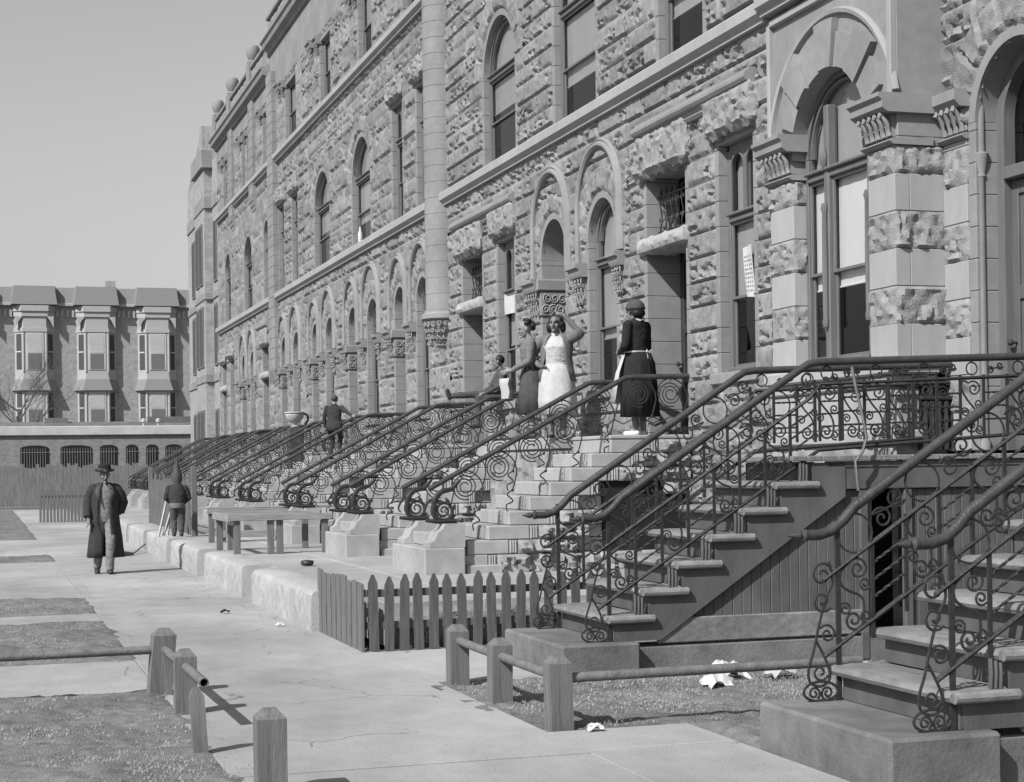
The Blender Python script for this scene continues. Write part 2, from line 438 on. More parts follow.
def wall_obj(name, data, mat, parent):
    P, q, r = data
    off = np.array(OFF.get(parent.name, (0, 0, 0)))
    me = bpy.data.meshes.new(name); n = len(P); k = len(q)
    me.vertices.add(n); me.vertices.foreach_set('co', (P - off).astype(np.float32).ravel())
    me.loops.add(k * 4); me.loops.foreach_set('vertex_index', q.astype(np.int32).ravel())
    me.polygons.add(k); me.polygons.foreach_set('loop_start', np.arange(0, k * 4, 4, dtype=np.int32)); me.polygons.foreach_set('loop_total', np.full(k, 4, dtype=np.int32))
    me.update(calc_edges=True); me.validate()
    at = me.attributes.new('blk', 'FLOAT', 'POINT'); at.data.foreach_set('value', r.astype(np.float32))
    o = bpy.data.objects.new(name, me); fin(o, mat, parent, 40); OFF[o.name] = OFF.get(parent.name, (0, 0, 0)); return o

def molding(mb, y0, y1, prof):                                      # prof: (x, z) polygon
    mb.prism(prof, 'y', y0, y1); return mb
def arch_pts(yc, zc, R, n=20, legs=None):
    """path over an arch, from the leg at +y to the leg at -y : (point, out(-x), radial)"""
    pts = []
    if legs is not None: pts.append(((0, yc + R, legs), (-1, 0, 0), (0, 1, 0)))
    for k in range(n + 1):
        a = pi * k / n; pts.append(((0, yc + R * cos(a), zc + R * sin(a)), (-1, 0, 0), (0, cos(a), sin(a))))
    if legs is not None: pts.append(((0, yc - R, legs), (-1, 0, 0), (0, -1, 0)))
    return pts
def shiftx(path, x): return [((x, p[1], p[2]), o, q) for (p, o, q) in path]

def surround(parent, ya, yb, za, zb, arch, depth, X=FX, wide=.10, sill=True):
    """dressed stone jambs (a course pattern), soffit and sill round an opening"""
    mb = MB(); f = X - .03
    ztop = zb - (yb - ya) / 2 if arch else zb
    z = za
    k = 0
    while z < ztop - .02:
        z2 = min(z + .3 if k else za + (.3 - za % .3 if .05 < .3 - za % .3 else .3), ztop); k += 1
        mb.cbox(f, X + depth, ya - wide, ya, z + .002, z2 - .002, .006)
        mb.cbox(f, X + depth, yb, yb + wide, z + .002, z2 - .002, .006); z = z2
    if arch:
        R = (yb - ya) / 2; yc = (ya + yb) / 2
        mb.sweep([(0, 0), (0, wide), (-(depth + .03), wide), (-(depth + .03), 0)], shiftx(arch_pts(yc, ztop, R, 24), f))
    else:
        mb.cbox(f + .01, X + depth, ya - wide, yb + wide, zb, zb + .10, .006)
    if sill: mb.cbox(X - .11, X + depth, ya - .16, yb + .16, za - .13, za - .001, .012)
    return mb.build('stone_surround', 'ashlar', parent)

def voussoirs(parent, ya, yb, ztop, r_out, X=FX, seed=0, res=.04, amp=.04):
    """rough radial stones round an arched opening"""
    R = (yb - ya) / 2 + .10; yc = (ya + yb) / 2; zc = ztop - (yb - ya) / 2
    na = max(24, int(pi * (R + r_out) / 2 / res)); nr = max(4, int((r_out - R) / res))
    A, Q = np.meshgrid(np.linspace(0, pi, na + 1), np.linspace(R, r_out, nr + 1), indexing='ij')
    n = 9; u = A / pi * n; j = np.floor(u); ed = np.minimum(u - j, 1 - u + j) * pi / n * Q
    e2 = np.minimum(Q - R, r_out - Q)
    rr = _h(j, j * 0 + seed, seed + 5)
    h = sstep(.0, .04, np.minimum(ed, e2 + .004)) * (.03 + amp * (.6 * facets(A * 12 + rr * 9, Q * 12, seed) + .6 * fbm(A * 14, Q * 17, seed)))
    P = np.stack([X - .02 - h, yc + Q * np.cos(A), zc + Q * np.sin(A)], -1).reshape(-1, 3)
    W = nr + 1; i, k = np.meshgrid(np.arange(na), np.arange(nr), indexing='ij'); i = i.ravel(); k = k.ravel()
    q = np.stack([i * W + k, (i + 1) * W + k, (i + 1) * W + k + 1, i * W + k + 1], -1)
    return wall_obj('voussoir_ring', (P, q, np.clip(rr + 0 * Q, 0, 1).reshape(-1)), 'rock', parent)
def hood(parent, yc, zc, R, leg, X=FX):
    mb = MB()
    prof = [(0, 0), (.09, 0), (.12, .03), (.12, .06), (.085, .085), (.10, .11), (.06, .14), (0, .14)]
    mb.sweep(prof, shiftx(arch_pts(yc, zc, R, 24, leg), X - .01))
    return mb.build('hood_mould', 'ashlar', parent)
def capital(parent, ya, yb, z0, z1, X=FX, out=.14, seed=1):
    """carved foliage capital under a moulded abacus"""
    mb = MB()
    n = max(3, int((yb - ya) / .11)); m = 3
    mb.box(X - out * .45, X + .05, ya + .02, yb - .02, z0, z1)
    for i in range(n):                                              # curled leaves in rows
        for j in range(m):
            y = ya + (i + .5 + (.25 if j % 2 else -.1)) * (yb - ya) / n; z = z0 + (j + .45) * (z1 - z0) / m
            r = (z1 - z0) / m * .5; x = X - out * (.35 + .22 * j)
            pts = []
            for k in range(13):
                a = k / 12 * 2.3 * pi + j; q = r * (1 - k / 15)
                pts.append((x - .02 - .003 * k, y + q * cos(a), z + q * sin(a)))
            mb.tube(pts, .014, 4)
    cp = mb.build('capital', 'ashlar', parent)
    ab = MB(); molding(ab, ya - .05, yb + .05, [(X + .02, z1), (X - out - .02, z1), (X - out - .05, z1 + .05), (X - out - .05, z1 + .11), (X - out - .10, z1 + .13), (X - out - .10, z1 + .19), (X + .02, z1 + .2)])
    ab.build('abacus', 'ashlar', cp)
    return cp

def window(parent, ya, yb, za, zb, arch, zt=None, X=FX, rec=.10, blind=None, openlow=False, style='two', big=False):
    """timber window: frame, mouldings and sashes; panes and blinds are sub-parts"""
    mb = MB(); x0 = X + rec; x1 = x0 + .09; w = .065; yc = (ya + yb) / 2
    zs = zb - (yb - ya) / 2 if arch else zb
    for (a, b) in ((ya, ya + w), (yb - w, yb)): mb.cbox(x0, x1, a, b, za, zs, .008)
    mb.cbox(x0 - .03, x1, ya, yb, za, za + .07, .01)
    if arch:
        R = (yb - ya) / 2
        mb.sweep([(0, 0), (0, -w), (-.09, -w), (-.09, 0)], shiftx(arch_pts(yc, zs, R, 24), x0))
        mb.sweep([(0, 0), (0, -.03), (-.06, -.03), (-.06, 0)], shiftx(arch_pts(yc, zs, R - w - .02, 24), x0 + .02))
    else: mb.cbox(x0, x1, ya, yb, zb - .07, zb, .008)
    if zt:
        mb.cbox(x0 - .02, x1, ya + w, yb - w, zt - .05, zt + .02, .01)
        mb.cbox(x0 - .06, x1, ya + w, yb - w, zt + .02, zt + .06, .012)
    zl = zt - .05 if zt else zb - .07
    if big:                                                         # wide middle light between two narrow side lights
        muls = [yb - (yb - ya) * .32, ya + (yb - ya) * .12]
        for m in muls:
            mb.cbox(x0 - .03, x1, m - .05, m + .05, za, zs + .5, .012)
            mb.lathe([(.03, 0), (.04, .05), (.03, .1), (.035, .6), (.03, 1.2), (.045, 1.25), (.03, 1.3)], (x0 - .05, m, za + .4), 8)
            mb.lathe([(.02, 0), (.04, .05), (.05, .12), (.02, .2)], (x0 - .05, m, (zt or zs) + .05), 8)
        lights = [(muls[1] + .05, muls[0] - .05), (muls[0] + .05, yb - w)]
    else: lights = [(ya + w, yb - w)]
    zm = (za + zl) / 2
    for (a, b) in lights:                                           # sashes
        for (z0, z1, xo) in ((zm - .02, zl, .015), (za + .07, zm + .02, .045)):
            t = .035
            mb.cbox(x0 + xo, x0 + xo + .03, a, a + t, z0, z1, .005); mb.cbox(x0 + xo, x0 + xo + .03, b - t, b, z0, z1, .005)
            mb.cbox(x0 + xo, x0 + xo + .03, a + t, b - t, z0, z0 + t, .005); mb.cbox(x0 + xo, x0 + xo + .03, a + t, b - t, z1 - t, z1, .005)
    if zt and not arch and style == 'two':                          # two little arched lights over the transom
        hw = (yb - ya - 2 * w) / 2; r = hw / 2 - .02
        mb.cbox(x0 + .005, x1 - .02, yc - .035, yc + .035, zt + .05, zb - .06, .008)
        for cy in (yc - hw / 2, yc + hw / 2):
            zc = zb - .10 - r
            outer = [(cy + (hw / 2) * sx, z) for sx, z in ((1, zc), (1, zb - .07), (-1, zb - .07), (-1, zc))]
            inner = [(cy + r * cos(pi - pi * k / 12), zc + r * sin(pi * k / 12)) for k in range(13)]
            mb.prism([(a, b) for (a, b) in outer + inner], 'x', x0 + .01, x1 - .02)
            mb.sweep([(0, 0), (0, -.025), (-.02, -.025), (-.02, 0)], shiftx(arch_pts(cy, zc, r, 12, zt + .06), x0 - .002))
    f = mb.build('window', 'frame', parent)
    g = MB(); gx = x0 + .055
    if arch:
        R = (yb - ya) / 2 - .03
        poly = [(yc - R, za + .05), (yc + R, za + .05)] + [(yc + R * cos(pi * k / 20), zs + R * sin(pi * k / 20)) for k in range(21)]
    else: poly = [(ya + .03, za + .05), (yb - .03, za + .05), (yb - .03, zb - .03), (ya + .03, zb - .03)]
    g.add([(gx, a, b) for a, b in poly], [tuple(range(len(poly)))[::-1]]); g.build('pane', 'glass', f)
    if blind:
        bl = MB(); zb0 = za + (zl - za) * blind[0]; top = zs + (.3 if arch else -.05); top = min(top, zb - .05)
        for (a, b) in lights:
            n = 7; pts = [(gx + .035 + .004 * (k % 2), a + (b - a) * k / n) for k in range(n + 1)]
            hi_ = zl - .02
            bl.add([(x, y, zb0) for x, y in pts] + [(x, y, hi_) for x, y in pts], [(k, k + 1, n + 2 + k, n + 1 + k) for k in range(n)])
            bl.cbox(gx + .02, gx + .05, a, b, zb0 - .02, zb0, .003)
        bl.build('blind', blind[1], f)
    if zt:                                                          # frosted upper light
        bl = MB(); R = (yb - ya) / 2 - w
        if arch: poly = [(yc - R, zt), (yc + R, zt)] + [(yc + R * cos(pi * k / 16), zs + R * sin(pi * k / 16)) for k in range(17)]
        else: poly = [(ya + w, zt), (yb - w, zt), (yb - w, zb - .06), (ya + w, zb - .06)]
        bl.add([(gx + .05, a, b) for a, b in poly], [tuple(range(len(poly)))]); bl.build('curtain', 'blind' if style != 'dim' else 'grey', f)
    return f
def lintel(parent, ya, yb, z0, z1, X=FX, out=.16, seed=1, res=.04):
    return MB().rock(X - out, X + .06, ya - .14, yb + .14, z0, z1, min(res, .035), .06, seed, faces='xyYzZ').build('rough_lintel', 'rock2', parent)
def panel_door(parent, ya, yb, za, zb, x, mat='door'):
    mb = MB(); mb.box(x, x + .05, ya, yb, za, zb)
    for (a, b) in ((ya, ya + .1), ((ya + yb) / 2 - .05, (ya + yb) / 2 + .05), (yb - .1, yb)): mb.cbox(x - .025, x, a, b, za, zb, .006)
    for z in (za, za + .75, za + 1.4, zb - .14): mb.cbox(x - .024, x, ya + .1, yb - .1, z, z + .13, .006)
    d = mb.build('door', mat, parent)
    MB().lathe([(.012, 0), (.012, -.05), (.03, -.06), (.03, -.085), (.012, -.1)], (x - .025, yb - .06, za + 1.0), 10, 'x').build('doorknob', 'iron', d)
    return d
def spiral(cx, cz, r0, r1, turns, a0, sgn=1, n=14):
    m = max(6, int(turns * n)); return [(cx + (r0 + (r1 - r0) * k / m) * cos(a0 + sgn * 2 * pi * turns * k / m), cz + (r0 + (r1 - r0) * k / m) * sin(a0 + sgn * 2 * pi * turns * k / m)) for k in range(m + 1)]
def grille(parent, ya, yb, z0, z1, X=FX + .12):
    mb = MB(); n = 7
    for z in (z0 + .06, z1 - .22): mb.box(X - .01, X + .01, ya, yb, z, z + .02)
    for k in range(n):
        y = ya + (k + .5) * (yb - ya) / n
        mb.tube([(X - .012 * sin(q * 1.1), y, z0 + q * (z1 - z0) / 12) for q in range(11)], .011, 4, twist=.5)
        for (zc, sg) in ((z1 - .30, 1), (z0 + .22, -1)):
            for s2 in (1, -1):
                mb.tube([(X, y + s2 * (a - .0) , b) for a, b in spiral(.035, zc, .03, .01, 1.2, pi, s2 * sg)], .008, 4)
        mb.lathe([(.004, 0), (.02, .03), (.004, .09)], (X, y, z1 - .20), 6)
    return mb.build('iron_grille', 'iron', parent)

HOUSES = {}
def house(key, label, y0, y1, doors, wins, up, third, res, seed, ztop=14.05, blinds=((.45, 'blind'),), X=FX, zsplit=None):
    t = thing('row_house', (X, (y0 + y1) / 2, .4), label, 'house', 'row houses of the stone terrace')
    HOUSES[key] = t
    op = []
    for (a, b, k) in doors: op.append((a, b, 1.9, 5.45, k == 'arch'))
    for (a, b, k) in wins: op.append((a, b, 2.75, 5.45, k == 'arch'))
    for (a, b, k) in up: op.append((a, b, 6.86, 9.25, k == 'arch'))
    for (a, b) in third: op.append((a, b, 10.92, 12.55, False))
    wall_obj('wall', rockwall(y0, y1, .3, 12.75, res, op, 11, X, zsplit), 'rock', t)
    # smooth frieze, cornice, parapet, roof and near-black planes painted as the shade in the rooms
    fr = MB(); fr.cbox(X - .06, X + .2, y0, y1, 12.75, ztop - .1, .01)
    molding(fr, y0, y1, [(X, ztop - .1), (X - .12, ztop - .1), (X - .16, ztop), (X - .28, ztop + .05), (X - .31, ztop + .18), (X - .36, ztop + .22), (X - .36, ztop + .28), (X, ztop + .32)])
    fr.build('cornice', 'ashlar', t)
    pw = MB().rock(X - .07, X + .3, y0 + .001, y1 - .001, ztop + .30, ztop + .92, .09, .06, seed, faces='x'); 
    pw = pw.build('parapet', 'rock2', t)
    MB().cbox(X - .17, X + .4, y0, y1, ztop + .925, ztop + 1.05, .02).build('parapet_cap', 'ashlar', pw)
    MB().box(X + .3, X + 9, y0, y1, 13.0, 13.1).build('roof', 'slab', t)
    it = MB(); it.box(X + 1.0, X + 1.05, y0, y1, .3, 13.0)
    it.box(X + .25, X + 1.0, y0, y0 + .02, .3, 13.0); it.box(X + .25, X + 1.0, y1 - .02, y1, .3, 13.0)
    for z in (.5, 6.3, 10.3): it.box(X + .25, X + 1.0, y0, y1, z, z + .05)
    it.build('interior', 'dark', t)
    # string courses
    for z in (6.56, 10.62): molding(MB(), y0, y1, [(X + .05, z), (X - .12, z), (X - .12, z + .04), (X - .19, z + .09), (X - .19, z + .21), (X - .16, z + .24), (X + .05, z + .26)]).build('string_course', 'pale', t)
    lr = max(.045, res)
    for n, (a, b, k) in enumerate(doors):
        surround(t, a, b, 2.0, 5.45, k == 'arch', .85 if k == 'arch' else .45, X, .10, False)
        if k == 'rect':
            MB().rock(X - .12, X + .40, a - .12, b + .12, 4.46, 4.62, .05, .03, seed, faces='xyYzZ').build('transom_slab', 'curb', t)
            grille(t, a + .05, b - .02, 4.66, 5.4, X + .14)
            panel_door(t, a, b, 2.0, 4.46, X + .47)
            lintel(t, a, b, 5.46, 5.93, X, .14, seed + n, lr)
        else:
            panel_door(t, a, b, 2.0, 4.75, X + .87)
            voussoirs(t, a, b, 5.45, (b - a) / 2 + .40, X, seed, lr)
            hood(t, (a + b) / 2, 5.36, (b - a) / 2 + .20, 4.62, X)
            capital(t, b + .02, b + .5, 4.02, 4.40, X, .12, seed); 
            im = MB().cbox(X - .06, X + .84, b - .03, b + .05, 4.02, 4.40, .01)
            for i in range(7):
                for j in range(2): im.tube([(X + .02 + i * .12 + .03 * j + q, b - .04, 4.12 + .17 * j + s_) for q, s_ in spiral(0, 0, .075, .012, 1.6, i + 2 * j)], .014, 4)
            im.build('impost', 'ashlar', t)
            MB().cbox(X - .13, X + .84, b - .06, b + .06, 4.405, 4.59, .02).build('impost_cap', 'ashlar', t)
            pa = min(a, a)
    for n, (a, b, k) in enumerate(wins):
        arch = k == 'arch'
        surround(t, a, b, 2.75, 5.45, arch, .13, X)
        window(t, a, b, 2.75, 5.45, arch, 4.58, X, .09, blinds[n % len(blinds)])
        if arch:
            voussoirs(t, a, b, 5.45, (b - a) / 2 + .46, X, seed + 3, lr)
            hood(t, (a + b) / 2, 5.36, (b - a) / 2 + .24, 4.62, X)
            capital(t, b + .08, b + .46, 4.02, 4.40, X, .12, seed + 3); capital(t, a - .34, a - .08, 4.02, 4.40, X, .10, seed + 5)
        else: lintel(t, a, b, 5.56, 5.98, X, .14, seed + 7 + n, lr)
    for n, (a, b, k) in enumerate(up):
        arch = k == 'arch'
        surround(t, a, b, 6.86, 9.25, arch, .11, X, .10, False)
        window(t, a, b, 6.86, 9.25, arch, 8.35 if arch else 8.5, X, .07, ((.5, 'blind'), (.62, 'framel'), (.35, 'blind'))[(n + seed) % 3])
        if arch: voussoirs(t, a, b, 9.25, (b - a) / 2 + .5, X, seed + 11, lr)
        else: lintel(t, a, b, 9.36, 9.78, X, .12, seed + 13 + n, lr)
    for n, (a, b) in enumerate(third):
        surround(t, a, b, 10.92, 12.55, False, .11, X, .22, False)
        window(t, a, b, 10.92, 12.55, False, None, X, .07, (.5, 'blind'))
        capital(t, b + .02, b + .30, 12.25, 12.5, X, .10, seed + n)
    return t
R1, R2, R3 = .035, .055, .08
house('C', 'rusticated stone row house with barred transom, behind the figure in black', 17.05, 21.4, [(19.5, 20.8, 'rect')], [(17.55, 18.5, 'rect')], [(18.9, 20.3, 'rect')], [(18.9, 20.3)], R1 * .85, 11, blinds=((.5, 'blind'),), zsplit=7.2)
house('B', 'stone row house with arched door and window behind the white dress', 21.4, 25.9, [(24.07, 25.2, 'arch')], [(21.95, 23.05, 'arch')], [(22.65, 24.45, 'rect')], [(22.8, 24.2)], R1, 23, blinds=((.42, 'blind'),), zsplit=9.6)
house('A', 'stone row house just before the round column, white card in its window', 25.9, 30.65, [(28.5, 29.75, 'rect')], [(26.62, 27.56, 'rect')], [(26.45, 28.25, 'arch')], [(26.6, 28.0)], R1 * 1.1, 37, blinds=((.55, 'blind'),))
house('2a', 'stone row house just beyond the first round column', 30.65, 36.0, [(34.2, 35.1, 'arch')], [(32.25, 33.2, 'arch')], [(31.95, 33.0, 'rect'), (34.2, 35.1, 'rect')], [(33.0, 34.0)], R2, 41, blinds=((.3, 'blind'),))
house('2b', 'stone row house with a white bottle on its upstairs window sill', 36.0, 40.55, [(38.9, 39.85, 'arch')], [(36.7, 37.8, 'arch')], [(37.3, 39.2, 'arch')], [(36.95, 38.3)], R2, 53)
house('2c', 'stone row house behind the urn', 40.55, 45.3, [(43.65, 44.5, 'arch')], [(41.65, 42.65, 'arch')], [(41.95, 43.95, 'arch')], [(41.6, 42.9)], R2, 61)
house('2d', 'stone row house on the near side of the tall square pilaster', 45.3, 50.5, [(48.4, 49.35, 'arch')], [(46.35, 47.4, 'arch')], [(46.4, 47.3, 'rect'), (48.6, 49.5, 'rect')], [(46.45, 48.1)], R2 * 1.1, 67)
house('3a', 'narrow stone row house just beyond the tall square pilaster', 50.5, 53.55, [(51.65, 52.75, 'rect')], [], [(51.3, 52.3, 'arch')], [(51.2, 52.2)], R3, 71, ztop=13.35)
house('3b', 'stone row house under the two stone parapet urns', 53.55, 58.2, [(56.2, 57.2, 'arch')], [(54.35, 55.35, 'arch')], [(54.7, 56.4, 'arch')], [(54.7, 55.45), (55.85, 56.6)], R3, 73, ztop=13.35)
house('3c', 'last stone row house of the terrace, against the brick house', 58.2, 62.6, [(60.95, 61.9, 'rect')], [(59.0, 60.0, 'rect')], [(59.6, 61.0, 'arch')], [(59.3, 60.1), (60.4, 61.1)], R3, 79, ztop=13.35)

def ledge(parent, ya, yb, z=5.9, X=FX):
    mb = MB(); molding(mb, ya, yb, [(X + .02, z - .12), (X - .08, z - .12), (X - .11, z - .08), (X - .08, z - .05), (X - .10, z - .03), (X - .10, z - .005), (X - .15, z + .01), (X - .175, z + .045), (X - .175, z + .085), (X - .14, z + .12), (X - .11, z + .13), (X - .11, z + .16), (X + .02, z + .16)])
    mb.build('drip_ledge', 'ashlar', parent)
for k, ya, yb in (('C', 17.45, 20.98), ('A', 26.45, 30.15), ('3a', 51.4, 53.4)): ledge(HOUSES[k], ya, yb, 6.0)
# party-wall columns and pilasters belong to the house they stand on
def column(parent, y, r=.36):
    mb = MB(); z = 4.62
    while z < 13.2:
        z2 = min(z + .3, 13.2); mb.lathe([(r - .008, .0), (r, .008), (r, z2 - z - .008), (r - .008, z2 - z)], (FX - .02, y, z), 26); z = z2
    c = mb.build('column', 'ashlar', parent)
    MB().lathe([(r + .02, 0), (r + .09, .04), (r + .09, .12), (r + .03, .16), (r + .03, .2)], (FX - .02, y, 4.42), 26).build('column_base', 'ashlar', c)
    mb = MB(); mb.lathe([(.05, -.75), (.12, -.5), (.24, -.3), (.33, -.1), (r + .04, 0)], (FX - .02, y, 4.42), 20)
    for j in range(4):
        for i in range(9):
            a = pi / 2 + pi * (i + .5 * (j % 2)) / 9; rr = (.16, .26, .33, .38)[j]; zc = 4.42 + (-.42, -.3, -.17, -.06)[j]
            sp = spiral(0, 0, .055, .012, 1.4, j * 1.3 + i)
            mb.tube([(FX - .02 + (rr + .012) * cos(a) + q * sin(a), y + (rr + .012) * sin(a) - q * cos(a), zc + s_) for q, s_ in sp], .014, 4)
    mb.build('carved_corbel', 'ashlar', c)
column(HOUSES['2a'], 31.05)
def pilaster(parent, y, w, X=FX, z0=4.6, z1=13.3, out=.16):
    mb = MB(); z = z0
    while z < z1:
        z2 = min(z + .3, z1); mb.cbox(X - out, X + .05, y - w / 2, y + w / 2, z + .002, z2 - .002, .008); z = z2
    p = mb.build('pilaster', 'ashlar', parent)
    mb = MB(); mb.prism([(X, z0 - .6), (X - out - .02, z0 - .1), (X - out - .04, z0), (X, z0)], 'y', y - w / 2 - .02, y + w / 2 + .02)
    for j in range(3):
        for i in range(4):
            sp = spiral(0, 0, .06, .012, 1.4, j + i)
            mb.tube([(X - .05 - .05 * j - .02, y - w / 2 + w * (i + .5) / 4 + q, z0 - .42 + .14 * j + s_) for q, s_ in sp], .014, 4)
    mb.build('carved_corbel', 'ashlar', p); return p
pilaster(HOUSES['2d'], 50.0, .95, out=.2)
for y, k in ((53.95, '3b'), (58.6, '3c')): pilaster(HOUSES[k], y, .8, z0=10.3, out=.16)
for y, k, n in ((53.95, '3b', 0), (58.6, '3c', 1), (62.3, '3c', 2)):
    mb = MB(); mb.cbox(FX - .22, FX + .2, y - .24, y + .24, 13.66, 14.5, .02)
    mb.lathe([(.17, 0), (.2, .04), (.13, .10), (.16, .16), (.21, .26), (.22, .48), (.18, .56), (.06, .6)], (FX - .02, y, 14.501), 14)
    mb.build('urn_finial', 'ashlar', HOUSES[k])
# upstairs stone piers with capitals on the third floor of the middle houses
def pier(parent, ya, yb, z0, z1, X=FX):
    mb = MB(); z = z0
    while z < z1 - .01:
        mb.cbox(X - .05, X + .03, ya, yb, z + .002, min(z + .3, z1) - .002, .006); z += .3
    mb.build('stone_pier', 'ashlar', parent); capital(parent, ya, yb, z1, z1 + .34, X, .14)
for ya, yb, k in ((43.55, 43.95, '2c'), (48.55, 48.95, '2d'), (38.75, 39.15, '2b')): pier(HOUSES[k], ya, yb, 10.92, 12.2)

# ------------------------------------------------------------------ corner house with the big arched window
tD = thing('row_house', (FX, 14.5, .4), 'corner row house with the tall arched bay window behind the wooden porch', 'house', 'row houses of the stone terrace'); HOUSES['D'] = tD
XD = 8.34
wall_obj('wall', rockwall(14.37, 17.05, 6.62, 12.75, .035, [(14.95, 16.45, 6.9, 9.3, True)], 11, 8.38, 8.5), 'rock', tD)
window(tD, 14.95, 16.45, 6.9, 9.3, True, 8.3, 8.38, .08, (.5, 'blind')); surround(tD, 14.95, 16.45, 6.9, 9.3, True, .3, 8.38)
YA, YB, ZC = 14.88, 16.5, 4.93; RA = (YB - YA) / 2; YM = (YA + YB) / 2
def piers(parent, ya, yb, x0, x1, z0, z1, seed, name='corner_pier'):
    z = z0; k = 0
    while z < z1 - .01:
        z2 = min(z + .36, z1)
        if k % 2 == 0: MB().cbox(x0, x0 + .16, ya, yb, z + .002, z2 - .002, .006).cbox(x0 + .163, x1, ya + .001, yb, z + .002, z2 - .002, .006).build('dressed_quoin', 'pale', parent)
        else: MB().rock(x0 + .005, x1, ya + .005, yb, z + .003, z2 - .003, .03, .045, seed + k, base=0, faces='xy').build('rough_quoin', 'rock2', parent)
        z = z2; k += 1
piers(tD, 14.37, YA, XD, 8.95, 2.65, 4.72, 3); piers(tD, YB, 17.05, XD, 8.75, 2.65, 4.72, 9)
for (a, b) in ((14.37, YA), (YB, 17.05)):                           # leaf capitals with volutes
    mb = MB(); mb.box(XD + .0, 8.75, a + .04, b - .02, 4.80, 5.02)
    molding(mb, a - .03, b + .03, [(8.75, 4.72), (XD - .02, 4.72), (XD - .07, 4.75), (XD - .02, 4.78), (8.75, 4.80)])
    for i in range(5):
        y = a + (i + .5) * (b - a) / 5
        mb.tube([(XD - .02 - .10 * (k / 8) ** 2, y + .01 * sin(k), 4.80 + .22 * k / 8) for k in range(9)] + [(XD - .12 + .0, y, 5.0), (XD - .135, y, 4.97)], [.03 - .001 * k for k in range(9)] + [.022, .012], 6)
        mb.tube([(XD - .05, y + .03 + q, 4.92 + s_) for q, s_ in spiral(0, 0, .05, .01, 1.5, i)], .012, 4)
    cp = mb.build('capital', 'ashlar', tD)
    ab = MB(); molding(ab, a - .06, b + .06, [(8.75, 5.021), (XD - .10, 5.021), (XD - .16, 5.06), (XD - .16, 5.13), (XD - .2, 5.16), (XD - .2, 5.2), (8.75, 5.21)]); ab.build('abacus', 'ashlar', cp)
# dressed spandrel with stepped voussoirs
sp = MB(); n = 28
po = [(14.37, 5.21), (14.37, 6.6), (17.05, 6.6), (17.05, 5.21), (YM + RA + .02, 5.21)]
arc = [(YM + (RA + .02) * cos(pi * k / n), ZC + (RA + .02) * sin(pi * k / n)) for k in range(n + 1)]
arc = [q for q in arc if q[1] > 5.215]
sp.prism(po + arc + [(YM - RA - .02, 5.21)], 'x', XD + .03, 8.9)
sp.build('spandrel', 'ashlar', tD)
mb = MB(); m = 9
for k in range(m):
    a0 = pi * k / m + .016; a1 = pi * (k + 1) / m - .016
    ro = 1.30 if k % 2 == 0 else 1.16
    q = [(YM + r * cos(a), ZC + r * sin(a)) for r, a in [(RA, a0), (RA, (a0 * 2 + a1) / 3), (RA, (a0 + a1 * 2) / 3), (RA, a1), (ro, a1), (ro, (a0 + a1 * 2) / 3), (ro, (a0 * 2 + a1) / 3), (ro, a0)]]
    if all(z > 5.2 for _, z in q): mb.prism(q, 'x', XD - .02 - (.03 if k % 2 == 0 else 0), 8.7)
mb.build('voussoir_ring', 'ashlar', tD)
mb = MB(); mb.sweep([(0, 0), (.05, .01), (.06, .05), (.02, .07), (0, .07)], shiftx([q for q in arch_pts(YM, ZC, 1.34, 28) if q[0][2] > 5.22], XD + .03)); 
for (y0, y1, z0, z1) in ((16.98, 17.05, 5.21, 6.5), (14.37, 14.45, 5.21, 6.5), (14.45, 16.98, 6.47, 6.55)): mb.cbox(XD - .03, XD + .04, y0, y1, z0, z1, .01)
mb.build('panel_moulding', 'pale', tD)
mb = MB(); mb.sweep([(0, 0), (0, .02), (-.5, .02), (-.5, 0)], shiftx(arch_pts(YM, ZC, RA, 28), XD)); mb.build('arch_soffit', 'ashlar', tD)
window(tD, YA, YB, 2.7, ZC + RA, True, 4.72, XD, .15, (.42, 'blindw'), big=True)
mb = MB()                                                           # moulded plinth under the bay
for (x, z0, z1) in ((XD - .12, 2.52, 2.66), (XD - .07, 2.40, 2.52), (XD - .03, 2.0, 2.40), (XD - .09, 1.86, 2.0)): mb.cbox(x, 8.75, 14.37 - (XD - x) * .9, 17.05, z0 + .001, z1 - .001, .02)
mb.build('plinth', 'pale', tD)
MB().rock(XD, 8.75, 14.40, 17.04, .3, 1.858, .05, .05, 4, faces='xyY').build('basement_wall', 'rock2', tD)
# side of the bay, facing the street corner
sm = MB(); rk = MB()
z = 2.66; k = 0
while z < 4.7:
    z2 = min(z + .36, 4.72)
    if k % 2 == 1: rk.rock(8.96, 9.2, 14.372, 14.6, z + .003, z2 - .003, .035, .05, 40 + k, base=0, faces='y')
    z = z2; k += 1
for (z0, z1) in ((4.722, 4.80), (4.802, 5.2), (5.202, 6.6), (6.602, 7.6), (7.602, 9.0), (9.0, 12.7)): sm.cbox(XD + .035, 8.95, 14.365, 14.6, z0, z1, .008)
sm.build('return_wall', 'ashlar', tD)
bal = MB(); bal.box(8.55, 8.9, 14.30, 14.36, 1.80, 2.42); bal.build('basement_shade_panel', 'dark', tD)  # solid near-black panel, painted as the shade behind the balusters
bal = MB()
for k in range(5): bal.lathe([(.025, 0), (.025, .03), (.04, .12), (.018, .22), (.03, .3), (.018, .36), (.03, .42), (.03, .46)], (8.58 + .075 * k, 14.27, 1.8), 8)
bal.cbox(8.52, 8.92, 14.24, 14.30, 2.27, 2.31, .01); bal.build('baluster', 'iron', tD)
